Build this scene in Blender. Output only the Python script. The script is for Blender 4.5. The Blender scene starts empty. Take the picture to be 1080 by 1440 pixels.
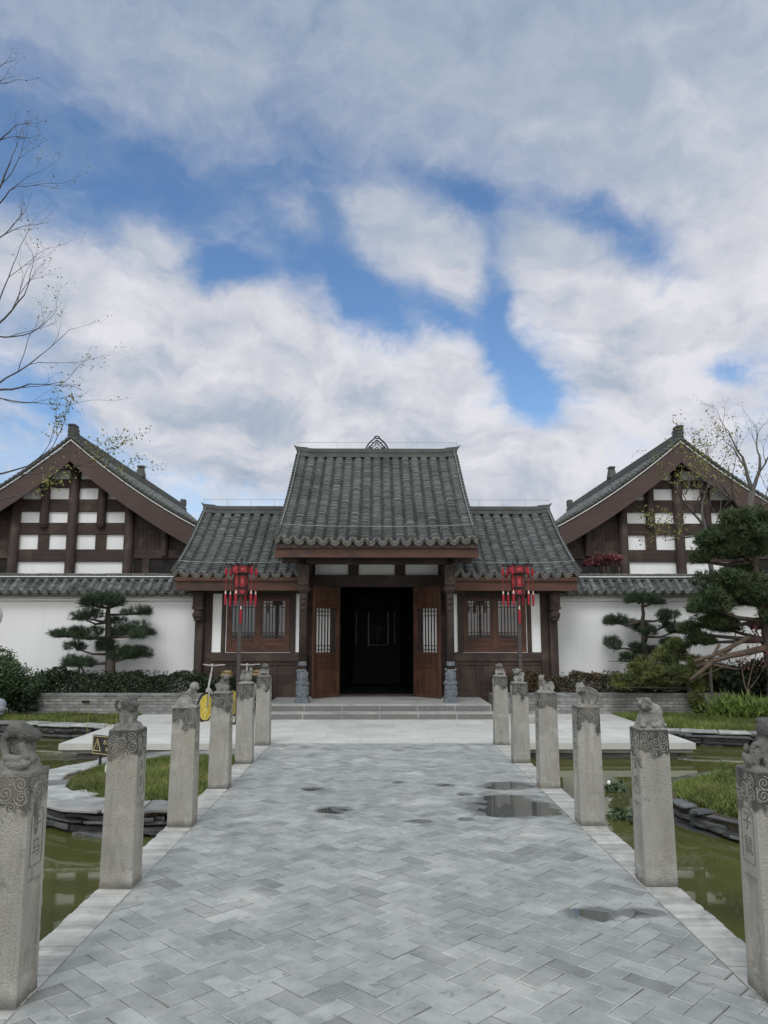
import bpy, bmesh, math, random
import numpy as np
from math import sin, cos, pi, radians, sqrt, atan2
from mathutils import Vector, Matrix, Euler

scene = bpy.context.scene
COL = scene.collection
random.seed(7)
RNG = np.random.default_rng(11)

# ------------------------------------------------------------------ camera
CAMX, CAMZ, FPX, TH = -0.08, 1.6, 1080.0, radians(8.95)
cam_d = bpy.data.cameras.new('camera')
cam_d.lens = 27.0; cam_d.sensor_width = 36.0; cam_d.clip_start = 0.05; cam_d.clip_end = 5000
cam = bpy.data.objects.new('camera', cam_d); COL.objects.link(cam)
cam.location = (CAMX, 0, CAMZ)
cam.rotation_euler = (radians(90) + TH, 0, -radians(0.53))
scene.camera = cam
scene.view_settings.view_transform = 'Standard'
scene.view_settings.look = 'None'
scene.view_settings.exposure = 0.0
scene.view_settings.gamma = 1.0
try:
    scene.cycles.use_denoising = True
    scene.cycles.max_bounces = 8
except Exception:
    pass

# ------------------------------------------------------------------ sun and sky
ZEN = 1.1      # extra brightness of the cloud cover outside the framed sky
SUN_EL, SUN_AZ = radians(52), radians(195)      # azimuth measured from +Y clockwise
sun_d = bpy.data.lights.new('sun', 'SUN'); sun_d.energy = 1.5; sun_d.angle = radians(22); sun_d.color = (1.0, 0.97, 0.92)
sun = bpy.data.objects.new('sun', sun_d); COL.objects.link(sun)
sdir = Vector((sin(SUN_AZ)*cos(SUN_EL), cos(SUN_AZ)*cos(SUN_EL), sin(SUN_EL)))
sun.rotation_euler = sdir.to_track_quat('Z', 'Y').to_euler()
sun.location = sdir*40

def px_dir(px, py):
    """sky direction (azimuth right of +Y, elevation) of a place in the sky"""
    x = (px-540)/FPX; v = (py-720)/FPX
    d = Vector((x, cos(TH)+v*sin(TH), -(v*cos(TH)-sin(TH)))).normalized()
    return atan2(d.x, d.y)+radians(0.53), math.asin(d.z)

world = bpy.data.worlds.new('World'); scene.world = world; world.use_nodes = True
NT = world.node_tree; NT.nodes.clear()
def wn(t, **k):
    n = NT.nodes.new(t)
    for a, b in k.items(): setattr(n, a, b)
    return n
def wl(a, b): NT.links.new(a, b)
def wmath(op, a, b=None, clamp=False):
    n = wn('ShaderNodeMath', operation=op, use_clamp=clamp)
    for i, q in enumerate((a, b)):
        if q is None: continue
        if isinstance(q, (int, float)): n.inputs[i].default_value = q
        else: wl(q, n.inputs[i])
    return n.outputs[0]
wo = wn('ShaderNodeOutputWorld')
sky = wn('ShaderNodeTexSky', sky_type='NISHITA', sun_disc=False, sun_elevation=SUN_EL, sun_rotation=SUN_AZ)
sky.altitude = 0; sky.air_density = 1.0; sky.dust_density = 0.3; sky.ozone_density = 3.0
tc = wn('ShaderNodeTexCoord')
sp = wn('ShaderNodeSeparateXYZ'); wl(tc.outputs['Generated'], sp.inputs[0])
az = wmath('ARCTAN2', sp.outputs[0], sp.outputs[1])
el = wmath('ARCSINE', sp.outputs[2])
co = wn('ShaderNodeCombineXYZ'); wl(az, co.inputs[0]); wl(el, co.inputs[1])
def wnoise(scale, detail, rough, dist=0.0, off=(0, 0, 0), sc=(1, 1, 1), src=None):
    mp = wn('ShaderNodeMapping'); mp.inputs['Location'].default_value = off; mp.inputs['Scale'].default_value = sc
    wl(src or co.outputs[0], mp.inputs['Vector'])
    n = wn('ShaderNodeTexNoise', noise_dimensions='3D')
    n.inputs['Scale'].default_value = scale; n.inputs['Detail'].default_value = detail
    n.inputs['Roughness'].default_value = rough; n.inputs['Distortion'].default_value = dist
    wl(mp.outputs[0], n.inputs['Vector']); return n
# warp the sky coordinates so that cloud rims are ragged
w1 = wnoise(3.2, 3, 0.5, off=(3, 1, 5)); w2 = wnoise(11, 6, 0.62, off=(9, 2, 1))
def wvec(op, a, b=None, s=None):
    n = wn('ShaderNodeVectorMath', operation=op)
    for i, q in enumerate((a, b)):
        if q is None: continue
        if isinstance(q, tuple): n.inputs[i].default_value = q
        else: wl(q, n.inputs[i])
    if s is not None: n.inputs['Scale'].default_value = s
    return n.outputs[0]
wa = wvec('SCALE', wvec('SUBTRACT', w1.outputs['Color'], (.5, .5, .5)), s=0.10)
wb = wvec('SCALE', wvec('SUBTRACT', w2.outputs['Color'], (.5, .5, .5)), s=0.055)
wco = wvec('ADD', wvec('ADD', co.outputs[0], wa), wb)
def blob(px, py, rx, ry, rot, amp):
    a, e = px_dir(px, py)
    mp = wn('ShaderNodeMapping', vector_type='TEXTURE')
    mp.inputs['Location'].default_value = (a, e, 0.0)
    mp.inputs['Rotation'].default_value = (0, 0, -radians(rot))
    mp.inputs['Scale'].default_value = (rx/FPX*0.93, ry/FPX*0.93, 1.0)
    wl(wco, mp.inputs['Vector'])
    fl = wvec('MULTIPLY', mp.outputs[0], (1, 1, 0))
    g = wn('ShaderNodeTexGradient', gradient_type='SPHERICAL'); wl(fl, g.inputs[0])
    sm = wn('ShaderNodeMapRange', interpolation_type='SMOOTHSTEP'); wl(g.outputs['Fac'], sm.inputs[0])
    return wmath('MULTIPLY', sm.outputs[0], amp)
BLOBS = [  # px, py, rx, ry, tilt(deg, clockwise in the picture), amount (plus = cloud, minus = clear blue)
    (540, -90, 1000, 250, 0, .75), (960, 110, 430, 280, 25, .85), (700, 110, 420, 170, 8, .50), (1090, 330, 170, 240, 20, .75),
    (130, 40, 420, 130, 5, .35), (430, 215, 330, 90, 12, .22), (430, 320, 70, 45, 20, .5),
    (590, 345, 170, 95, 25, .85), (545, 305, 100, 55, 25, .5), (650, 375, 70, 50, 10, .4), (760, 330, 130, 110, 35, .95), (880, 440, 220, 140, 35, 1.1), (930, 560, 230, 130, 10, .9), (990, 440, 120, 110, 20, .4),
    (210, 350, 95, 70, 20, 1.0), (60, 400, 270, 110, 22, 1.0), (290, 500, 300, 130, 14, 1.3), (390, 460, 150, 90, 10, .5), (520, 590, 360, 150, 12, 1.5), (650, 520, 120, 80, 25, .6),
    (250, 620, 360, 110, 5, .9), (680, 660, 260, 110, 0, 1.1), (820, 690, 460, 110, 0, .8),
    (170, 250, 420, 150, 8, -.62), (470, 270, 260, 110, 18, -.42), (440, 360, 110, 70, 20, -.45), (330, 385, 150, 42, 4, -.75), (520, 430, 120, 62, 35, -.85), (735, 520, 62, 150, -22, -.95), (703, 390, 50, 150, 0, -.65), (740, 600, 60, 70, 0, -.35),
    (640, 455, 100, 46, 20, -.6), (1018, 508, 66, 50, 0, -1.15), (80, 590, 170, 60, 22, -.9), (895, 335, 230, 58, 34, -.75), (780, 275, 130, 50, 20, -.5), (680, 280, 170, 50, 14, -.65), (285, 380, 60, 50, 0, -.4), (30, 310, 120, 50, 20, -.5),
]
tot = None
for b in BLOBS:
    q = blob(*b); tot = q if tot is None else wmath('ADD', tot, q)
n1 = wnoise(6.0, 8, 0.56, 0.2, off=(2.3, 7.1, 0), sc=(1, 1.6, 1), src=wco)
nz = wmath('MULTIPLY', wmath('SUBTRACT', n1.outputs['Fac'], 0.5), 1.9)
# outside the framed sky an unseen bright overcast is added as fill light
aab = wmath('ABSOLUTE', az)
o1 = wn('ShaderNodeMapRange', interpolation_type='SMOOTHSTEP'); o1.inputs['From Min'].default_value = .50; o1.inputs['From Max'].default_value = .85; wl(aab, o1.inputs[0])
o2 = wn('ShaderNodeMapRange', interpolation_type='SMOOTHSTEP'); o2.inputs['From Min'].default_value = .78; o2.inputs['From Max'].default_value = 1.05; wl(el, o2.inputs[0])
outer = wmath('MAXIMUM', o1.outputs[0], o2.outputs[0])
n1b = wnoise(19.0, 7, 0.62, 0.5, off=(4.3, 1.1, 0), sc=(1, 1.7, 1), src=wco)
nz = wmath('ADD', nz, wmath('MULTIPLY', wmath('SUBTRACT', n1b.outputs['Fac'], 0.5), 1.5))
calm = wn('ShaderNodeMapRange', interpolation_type='SMOOTHSTEP'); calm.inputs['From Min'].default_value = .30; calm.inputs['From Max'].default_value = .52
calm.inputs['To Min'].default_value = 1.0; calm.inputs['To Max'].default_value = .55; wl(el, calm.inputs[0])
nz = wmath('MULTIPLY', nz, calm.outputs[0])
dens = wmath('ADD', wmath('ADD', wmath('ADD', tot, nz), 0.04), wmath('MULTIPLY', outer, .8))
mask = wn('ShaderNodeMapRange', interpolation_type='SMOOTHSTEP'); mask.inputs['From Min'].default_value = -0.64; mask.inputs['From Max'].default_value = 0.80
wl(dens, mask.inputs[0])
# cloud brightness: lit rims and grey undersides
n2 = wnoise(8.0, 7, 0.58, 0.3, off=(5, 3, 2), sc=(1, 1.9, 1), src=wco)
n3 = wnoise(2.0, 3, 0.5, 0.0, off=(1, 8, 2))
n2c = wmath('ADD', .5, wmath('MULTIPLY', wmath('SUBTRACT', n2.outputs['Fac'], .5), calm.outputs[0]))
shade = wmath('ADD', wmath('MULTIPLY', n2c, 1.35), wmath('MULTIPLY', n3.outputs['Fac'], 0.12))
elr = wn('ShaderNodeMapRange'); elr.inputs['From Min'].default_value = 0.40; elr.inputs['From Max'].default_value = 0.72
wl(el, elr.inputs[0])
shade2 = wmath('SUBTRACT', wmath('SUBTRACT', shade, .13), wmath('MULTIPLY', elr.outputs[0], 0.36))
azr = wn('ShaderNodeMapRange'); azr.inputs['From Min'].default_value = -0.1; azr.inputs['From Max'].default_value = 0.5
wl(az, azr.inputs[0])
shade2 = wmath('ADD', shade2, wmath('MULTIPLY', azr.outputs[0], 0.09))
cr = wn('ShaderNodeValToRGB'); wl(shade2, cr.inputs[0])
cr.color_ramp.elements[0].position = 0.18; cr.color_ramp.elements[0].color = (0.29, 0.375, 0.50, 1)
cr.color_ramp.elements[1].position = 0.78; cr.color_ramp.elements[1].color = (0.76, 0.76, 0.81, 1)
e = cr.color_ramp.elements.new(0.44); e.color = (0.45, 0.51, 0.61, 1)
e = cr.color_ramp.elements.new(0.60); e.color = (0.62, 0.635, 0.70, 1)
# unseen cover overhead and behind the camera, brightened and warmed to light the ground
brt = wmath('ADD', 1.0, wmath('MULTIPLY', outer, ZEN))
bright = wvec('SCALE', cr.outputs[0]); wl(brt, bright.node.inputs['Scale'])
tintn = wn('ShaderNodeMix', data_type='RGBA'); wl(outer, tintn.inputs[0]); wl(bright, tintn.inputs[6])
wt = wvec('MULTIPLY', bright, (1.06, 1.0, .88)); wl(wt, tintn.inputs[7])
bg_sky = wn('ShaderNodeBackground'); bg_sky.inputs['Strength'].default_value = 0.15
hs = wn('ShaderNodeHueSaturation'); hs.inputs['Saturation'].default_value = 1.10; hs.inputs['Value'].default_value = 1.0
wl(sky.outputs[0], hs.inputs['Color']); wl(hs.outputs[0], bg_sky.inputs['Color'])
bg_cl = wn('ShaderNodeBackground'); bg_cl.inputs['Strength'].default_value = 1.0; wl(tintn.outputs[2], bg_cl.inputs['Color'])
mx = wn('ShaderNodeMixShader'); wl(mask.outputs[0], mx.inputs[0]); wl(bg_sky.outputs[0], mx.inputs[1]); wl(bg_cl.outputs[0], mx.inputs[2])
wl(mx.outputs[0], wo.inputs[0])

# ------------------------------------------------------------------ helpers
def P(px, py, Y):
    """point of the place seen at that pixel when it lies Y metres ahead"""
    v = py-720
    up = -Y*(v*cos(TH)-FPX*sin(TH))/(FPX*cos(TH)+v*sin(TH))
    zc = Y*cos(TH)+up*sin(TH)
    return Vector((CAMX+(px-530)/FPX*zc, Y, CAMZ+up))

def tag(o, label=None, cat=None, group=None, kind=None):
    if label: o['label'] = label
    if cat: o['category'] = cat
    if group: o['group'] = group
    if kind: o['kind'] = kind
    return o
def thing(name, label, cat, loc=(0, 0, 0), group=None, rz=0.0):
    o = bpy.data.objects.new(name, None); COL.objects.link(o)
    o.location = loc; o.rotation_euler = (0, 0, rz); o.empty_display_size = 0.2
    return tag(o, label, cat, group)

class MB:
    def __init__(s): s.v = []; s.f = []; s.m = []; s.cur = 0
    def add(s, vs, fs):
        n = len(s.v); s.v.extend([tuple(q) for q in vs]); s.f.extend([tuple(i+n for i in f) for f in fs]); s.m.extend([s.cur]*len(fs)); return s
    def box(s, x0, x1, y0, y1, z0, z1):
        return s.add([(x0,y0,z0),(x1,y0,z0),(x1,y1,z0),(x0,y1,z0),(x0,y0,z1),(x1,y0,z1),(x1,y1,z1),(x0,y1,z1)],
                     [(0,3,2,1),(4,5,6,7),(0,1,5,4),(1,2,6,5),(2,3,7,6),(3,0,4,7)])
    def hexa(s, p):   # eight corners, bottom loop then top loop
        return s.add(p, [(0,3,2,1),(4,5,6,7),(0,1,5,4),(1,2,6,5),(2,3,7,6),(3,0,4,7)])
    def obox(s, c, ax, ay, az):
        c, ax, ay, az = map(Vector, (c, ax, ay, az))
        return s.hexa([c-ax-ay-az, c+ax-ay-az, c+ax+ay-az, c-ax+ay-az, c-ax-ay+az, c+ax-ay+az, c+ax+ay+az, c-ax+ay+az])
    def prism(s, poly, d):   # 3d planar polygon extruded by vector d
        n = len(poly); poly = [Vector(q) for q in poly]; d = Vector(d)
        return s.add(poly+[q+d for q in poly], [tuple(range(n))[::-1], tuple(range(n, 2*n))]+[(i, (i+1) % n, n+(i+1) % n, n+i) for i in range(n)])
    def tube(s, pts, rad, n=8, cap=True):
        pts = [Vector(p) for p in pts]
        if not hasattr(rad, '__len__'): rad = [rad]*len(pts)
        vs = []; fs = []; prev = None
        for i, p in enumerate(pts):
            t = (pts[min(i+1, len(pts)-1)]-pts[max(i-1, 0)])
            t = t.normalized() if t.length > 1e-9 else Vector((0, 0, 1))
            if prev is None:
                a = t.orthogonal().normalized()
            else:
                a = prev-t*prev.dot(t); a = a.normalized() if a.length > 1e-6 else t.orthogonal().normalized()
            prev = a; b = t.cross(a)
            for k in range(n):
                th = 2*pi*k/n; vs.append(p+(a*cos(th)+b*sin(th))*rad[i])
        for i in range(len(pts)-1):
            for k in range(n):
                fs.append((i*n+k, i*n+(k+1) % n, (i+1)*n+(k+1) % n, (i+1)*n+k))
        if cap:
            fs.append(tuple(range(n))[::-1]); fs.append(tuple(range((len(pts)-1)*n, len(pts)*n)))
        return s.add(vs, fs)
    def lathe(s, prof, c=(0, 0, 0), n=16):   # prof = [(r, z)]
        vs = []; fs = []; cx, cy, cz = c
        for r, z in prof:
            for k in range(n): vs.append((cx+r*cos(2*pi*k/n), cy+r*sin(2*pi*k/n), cz+z))
        for i in range(len(prof)-1):
            for k in range(n): fs.append((i*n+k, i*n+(k+1) % n, (i+1)*n+(k+1) % n, (i+1)*n+k))
        fs.append(tuple(range(n))[::-1]); fs.append(tuple(range((len(prof)-1)*n, len(prof)*n)))
        return s.add(vs, fs)
    def ell(s, c, r, rot=(0, 0, 0), nu=12, nv=8):
        R = Euler(rot).to_matrix(); c = Vector(c); vs = []; fs = []
        for i in range(nv+1):
            ph = pi*i/nv
            for k in range(nu):
                th = 2*pi*k/nu
                vs.append(c+R@Vector((r[0]*sin(ph)*cos(th), r[1]*sin(ph)*sin(th), r[2]*cos(ph))))
        for i in range(nv):
            for k in range(nu): fs.append((i*nu+k, (i+1)*nu+k, (i+1)*nu+(k+1) % nu, i*nu+(k+1) % nu))
        return s.add(vs, fs)
    def caps(s, a, ra, b, rb, n=6):
        a, b = Vector(a), Vector(b)
        for i in range(n):
            t = i/(n-1); r = ra+(rb-ra)*t
            s.ell(a.lerp(b, t), (r, r, r), nu=8, nv=6)
        return s
    def build(s, name, mat, parent=None, smooth=False, bevel=0.0, loc=None):
        me = bpy.data.meshes.new(name); me.from_pydata(s.v, [], s.f)
        mats = mat if isinstance(mat, (list, tuple)) else [mat]
        for m in mats: me.materials.append(m)
        if len(mats) > 1: me.polygons.foreach_set('material_index', s.m)
        if smooth: me.polygons.foreach_set('use_smooth', [True]*len(me.polygons))
        me.update()
        o = bpy.data.objects.new(name, me); COL.objects.link(o)
        if parent: o.parent = parent
        if loc: o.location = loc
        if bevel:
            b = o.modifiers.new('bevel', 'BEVEL'); b.width = bevel; b.segments = 2; b.limit_method = 'ANGLE'; b.angle_limit = radians(40)
        return o

def np_mesh(name, V, F, mat, parent=None, tint=None, smooth=False):
    V = np.asarray(V, dtype=np.float32); F = np.asarray(F, dtype=np.int32)
    me = bpy.data.meshes.new(name)
    m, k = F.shape
    me.vertices.add(len(V)); me.vertices.foreach_set('co', V.ravel())
    me.loops.add(m*k); me.loops.foreach_set('vertex_index', F.ravel())
    me.polygons.add(m); me.polygons.foreach_set('loop_start', np.arange(0, m*k, k, dtype=np.int32))
    try: me.polygons.foreach_set('loop_total', np.full(m, k, dtype=np.int32))
    except Exception: pass
    me.polygons.foreach_set('use_smooth', np.full(m, bool(smooth)))
    if tint is not None:
        a = me.attributes.new('tint', 'FLOAT', 'FACE'); a.data.foreach_set('value', np.asarray(tint, dtype=np.float32))
    me.materials.append(mat); me.update(calc_edges=True); me.validate()
    o = bpy.data.objects.new(name, me); COL.objects.link(o)
    if parent: o.parent = parent
    return o

# ------------------------------------------------------------------ materials
def mat(name, c1, c2=None, scale=4.0, detail=5, stretch=(1, 1, 1), rough=0.75, bump=0.0, bscale=30.0, spec=0.3,
        tint=0.0, c3=None, s3=1.2, t3=(0.52, 0.62), contrast=(0.35, 0.65), rand=0.0, bstretch=None, post=None):
    m = bpy.data.materials.new(name); m.use_nodes = True; nt = m.node_tree
    bs = nt.nodes['Principled BSDF']; bs.inputs['Roughness'].default_value = rough
    bs.inputs['Specular IOR Level'].default_value = spec
    N = nt.nodes.new; L = nt.links.new
    tcn = N('ShaderNodeTexCoord'); vec = tcn.outputs['Object']
    if rand:     # every copy gets its own weathering
        o_ = N('ShaderNodeObjectInfo'); va = N('ShaderNodeVectorMath'); va.operation = 'MULTIPLY_ADD'; va.inputs[1].default_value = (37, 23, 51)
        L(o_.outputs['Random'], va.inputs[0]); L(vec, va.inputs[2]); vec = va.outputs[0]
    def noise(sc, det, st, off=0.0):
        mp = N('ShaderNodeMapping'); mp.inputs['Scale'].default_value = st; mp.inputs['Location'].default_value = (off, off*1.7, off*.6)
        L(vec, mp.inputs[0])
        n = N('ShaderNodeTexNoise'); n.inputs['Scale'].default_value = sc; n.inputs['Detail'].default_value = det; n.inputs['Roughness'].default_value = 0.6
        L(mp.outputs[0], n.inputs['Vector']); return n.outputs['Fac']
    def mix(f, a, b, typ='MIX'):
        x = N('ShaderNodeMix'); x.data_type = 'RGBA'; x.blend_type = typ
        if isinstance(f, float): x.inputs[0].default_value = f
        else: L(f, x.inputs[0])
        for i, q in ((6, a), (7, b)):
            if isinstance(q, tuple): x.inputs[i].default_value = (*q, 1)
            else: L(q, x.inputs[i])
        return x.outputs[2]
    def rng(v, a, b, c=0.0, d=1.0):
        r = N('ShaderNodeMapRange'); r.inputs[1].default_value = a; r.inputs[2].default_value = b; r.inputs[3].default_value = c; r.inputs[4].default_value = d
        L(v, r.inputs[0]); return r.outputs[0]
    col = None
    if c2 is None: c2 = tuple(x*0.75 for x in c1)
    col = mix(rng(noise(scale, detail, stretch), *contrast), c1, c2)
    if c3 is not None: col = mix(rng(noise(s3, 6, (1, 1, 1), 3.3), *t3), col, c3)
    if tint:
        at = N('ShaderNodeAttribute'); at.attribute_name = 'tint'
        f = rng(at.outputs['Fac'], 0, 1, 1-tint, 1+tint)
        cb = N('ShaderNodeCombineXYZ'); [L(f, cb.inputs[i]) for i in range(3)]
        col = mix(1.0, col, cb.outputs[0], 'MULTIPLY')
    if rand:
        oi = N('ShaderNodeObjectInfo'); f = rng(oi.outputs['Random'], 0, 1, 1-rand, 1+rand)
        cb = N('ShaderNodeCombineXYZ'); [L(f, cb.inputs[i]) for i in range(3)]
        col = mix(1.0, col, cb.outputs[0], 'MULTIPLY')
    ctx = dict(nt=nt, N=N, L=L, noise=noise, mix=mix, rng=rng, tc=tcn, bs=bs)
    if post: col = post(col, ctx)
    L(col, bs.inputs['Base Color'])
    if bump:
        b = N('ShaderNodeBump'); b.inputs['Strength'].default_value = bump; b.inputs['Distance'].default_value = 0.02
        L(noise(bscale, 6, bstretch or stretch, 1.1), b.inputs['Height']); L(b.outputs[0], bs.inputs['Normal'])
    return m

MAT = {}
def ground_at(px, py, z=0.0):
    v = py-720; return P(px, py, (CAMZ-z)*(FPX*cos(TH)+v*sin(TH))/(v*cos(TH)-FPX*sin(TH)))
PUDDLES = []     # x, y, half width, half length, depth of the dip
for (px, py, rx, ry, dd) in ((722, 1133, .33, .33, .016), (716, 1105, .20, .15, .011), (836, 1286, .11, .08, .011), (903, 1285, .10, .05, .009), (470, 1138, .12, .09, .013),
                             (438, 1109, .08, .07, .011), (588, 1155, .09, .05, .008), (625, 1104, .08, .06, .008), (655, 1117, .06, .06, .008), (655, 1152, .05, .05, .007), (560, 1100, .05, .05, .007)):
    g_ = ground_at(px, py); PUDDLES.append((g_.x, g_.y, rx, ry, dd))
MAT['wood_dark'] = mat('dark timber', (0.0508, 0.0353, 0.0312), (0.0295, 0.0213, 0.0189), 3, 6, (6, 6, .5), .7, .25, 20, c3=(0.0697, 0.0508, 0.0443), s3=2.5)
MAT['wood_h'] = mat('dark timber beam', (0.0541, 0.0377, 0.0328), (0.0312, 0.0230, 0.0205), 3, 6, (.5, 6, 6), .7, .25, 20, c3=(0.0697, 0.0492, 0.0410), s3=2.0)
MAT['wood_red'] = mat('red brown timber', (0.1025, 0.0492, 0.0344), (0.0615, 0.0295, 0.0221), 3, 6, (.5, 5, 5), .55, .2, 16, c3=(0.0492, 0.0287, 0.0246), s3=1.4)
MAT['barge'] = mat('painted bargeboard', (.080, .053, .048), (.058, .040, .037), 1.2, 5, (.6, 1, 1), .65, .12, 20)
MAT['door_wood'] = mat('oiled door wood', (.088, .040, .026), (.040, .019, .014), 2.4, 7, (5, 5, .45), .42, .25, 16, c3=(.12, .058, .034), s3=2.2, t3=(.55, .75))
MAT['window_wood'] = mat('stained window wood', (0.0943, 0.0394, 0.0262), (0.0410, 0.0213, 0.0164), 2.4, 6, (.8, 5, 2), .5, .2, 16)
def streaks(col, c):
    mix, rng, noise = c['mix'], c['rng'], c['noise']
    col = mix(rng(noise(2.2, 6, (3, 3, .16), 6.0), .55, .80, 0, .30), col, (.52, .53, .52))
    return mix(rng(noise(1.1, 7, (1, 1, 1), 16.0), .58, .78, 0, .22), col, (.58, .57, .54))
MAT['plaster'] = mat('white plaster', (.77, .785, .80), (.72, .735, .75), .7, 6, (1, 1, .35), .9, .05, 60, post=streaks)
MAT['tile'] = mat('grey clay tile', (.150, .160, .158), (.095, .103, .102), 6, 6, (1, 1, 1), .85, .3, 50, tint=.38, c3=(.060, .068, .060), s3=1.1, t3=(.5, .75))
MAT['tile_edge'] = mat('grey clay tile edge', (.155, .158, .152), (.09, .094, .09), 9, 5, (1, 1, 1), .85, .2, 60)
MAT['tile_ridge'] = mat('grey ridge mortar', (.085, .09, .09), (.055, .06, .058), 3, 6, (1, 1, 1), .85, .2, 40)
MAT['white_line'] = mat('pale wire', (.6, .6, .58), (.5, .5, .48), 5, rough=.5)
MAT['wire'] = mat('dull galvanised wire', (.36, .37, .36), (.28, .29, .28), 5, rough=.5)
MAT['drip'] = mat('pale drip tile', (.215, .208, .195), (.125, .123, .118), 11, 5, (1, 1, 1), .85, .3, 60)
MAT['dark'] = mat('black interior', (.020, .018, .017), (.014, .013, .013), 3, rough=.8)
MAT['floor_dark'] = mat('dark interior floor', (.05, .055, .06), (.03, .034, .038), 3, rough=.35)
MAT['glass'] = mat('window glass', (.03, .034, .036), (.02, .022, .024), 1.5, rough=.03, spec=1.0, bump=.02, bscale=4)
MAT['step'] = mat('grey step stone', (.33, .33, .32), (.24, .245, .24), 5, 7, (1, 1, 1), .8, .15, 60, c3=(.17, .17, .165), s3=1.5, t3=(.55, .75))
MAT['step_riser'] = mat('chiselled step riser', (.20, .205, .20), (.10, .105, .10), 60, 3, (1, 1, 1.4), .85, .5, 90)
MAT['plinth'] = mat('blue grey carved stone', (.16, .18, .20), (.085, .10, .115), 22, 6, (1, 1, 1), .8, .6, 45)
def brickpost(sx, sz, mort, cm, off=.5, var=.4, axis='XZ'):
    def f(col, c):
        N, L = c['N'], c['L']
        sp = N('ShaderNodeSeparateXYZ'); L(c['tc'].outputs['Object'], sp.inputs[0])
        cb = N('ShaderNodeCombineXYZ'); L(sp.outputs[0], cb.inputs[0]); L(sp.outputs[2], cb.inputs[1])
        b = N('ShaderNodeTexBrick'); b.inputs['Scale'].default_value = 1.0; b.inputs['Mortar Size'].default_value = mort
        b.inputs['Brick Width'].default_value = sx; b.inputs['Row Height'].default_value = sz; b.inputs['Mortar Smooth'].default_value = .2
        b.inputs['Color1'].default_value = (1+var, 1+var, 1+var, 1); b.inputs['Color2'].default_value = (1-var, 1-var, 1-var, 1); b.inputs['Mortar'].default_value = (cm, cm, cm, 1)
        L(cb.outputs[0], b.inputs['Vector'])
        return c['mix'](1.0, col, b.outputs['Color'], 'MULTIPLY')
    return f
MAT['planter'] = mat('grey planter brick', (.25, .255, .25), (.17, .175, .172), 8, 6, (1, 1, 2), .85, .3, 40, c3=(.13, .135, .125), s3=1.6, t3=(.5, .75), post=brickpost(.24, .062, .006, .45, var=.25))
def paverpost(col, c):
    mix, rng, noise = c['mix'], c['rng'], c['noise']
    col = mix(rng(noise(120, 3, (1, 1, 1), 6.0), .45, .75, 0, .45), col, (.34, .345, .335))      # salt bloom specks
    col = mix(rng(noise(75, 4, (1, 1, 1), 8.0), .60, .75, 0, .55), col, (.10, .105, .105))       # dark pits
    k = rng(noise(1.3, 6, (1, 1, 1), 4.4), .60, .74, 0, .40)
    col = mix(k, col, (.12, .12, .115))
    k = rng(noise(14, 6, (1, 1, 1), 14.0), .60, .72, 0, .55)
    col = mix(k, col, (.115, .118, .112))
    # damp stone round the standing water
    N, L = c['N'], c['L']; damp = None
    wn_ = N('ShaderNodeVectorMath'); wn_.operation = 'SCALE'; wn_.inputs['Scale'].default_value = 1.0
    nz = noise(6, 5, (1, 1, 1), 2.7)
    for (x, y, rx, ry, d) in PUDDLES:
        mp = N('ShaderNodeMapping'); mp.vector_type = 'TEXTURE'; mp.inputs['Location'].default_value = (x, y, 0); mp.inputs['Scale'].default_value = (rx*2.1, ry*2.1, 1)
        L(c['tc'].outputs['Object'], mp.inputs[0])
        fl = N('ShaderNodeVectorMath'); fl.operation = 'MULTIPLY'; fl.inputs[1].default_value = (1, 1, 0); L(mp.outputs[0], fl.inputs[0])
        g = N('ShaderNodeTexGradient'); g.gradient_type = 'SPHERICAL'; L(fl.outputs[0], g.inputs[0])
        if damp is None: damp = g.outputs['Fac']
        else:
            m = N('ShaderNodeMath'); m.operation = 'MAXIMUM'; L(damp, m.inputs[0]); L(g.outputs['Fac'], m.inputs[1]); damp = m.outputs[0]
    m = N('ShaderNodeMath'); m.operation = 'MULTIPLY_ADD'; L(nz, m.inputs[0]); m.inputs[1].default_value = .9; L(damp, m.inputs[2])
    k = rng(m.outputs[0], .62, .86, 0, .62)
    L(rng(m.outputs[0], .62, .9, .72, .28), c['bs'].inputs['Roughness'])
    return mix(k, col, (.062, .064, .062))
MAT['paver'] = mat('blue grey paver', (.298, .310, .304), (.212, .222, .219), 7, 8, (1, 1, 1), .72, .35, 130, tint=.34, spec=.3, c3=(.38, .38, .365), s3=2.2, t3=(.50, .72), post=paverpost)
MAT['paver_kerb'] = mat('pale kerb brick', (.40, .40, .38), (.29, .29, .275), 8, 7, (1, 1, 1), .8, .25, 70, tint=.22, c3=(.20, .20, .19), s3=4.0, t3=(.56, .72))
MAT['mortar'] = mat('dark joint sand', (.09, .092, .09), (.14, .14, .135), 4, 6, rough=.9)
MAT['plaza'] = mat('pale granite slab', (.50, .50, .475), (.42, .42, .40), 2.5, 8, (1, 1, 1), .75, .08, 90, tint=.10, c3=(.36, .36, .345), s3=.9, t3=(.5, .75))
MAT['concrete'] = mat('weathered concrete', (.22, .22, .21), (.11, .11, .105), 3, 6, (1, 1, 3), .9, .2, 30)
MAT['slate'] = mat('dark slate', (.105, .11, .112), (.045, .048, .05), 5, 7, (1, 1, 4), .65, .4, 30, tint=.5, c3=(.26, .265, .255), s3=2.2, t3=(.60, .72))
MAT['slate_top'] = mat('pale slate cap', (.33, .335, .325), (.19, .195, .19), 4, 7, (1, 1, 1), .7, .35, 40, tint=.42, c3=(.15, .15, .14), s3=2.5, t3=(.55, .75))
MAT['soil'] = mat('brown soil', (.10, .085, .06), (.065, .055, .04), 8, 7, rough=.95, bump=.5, bscale=40)
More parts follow.
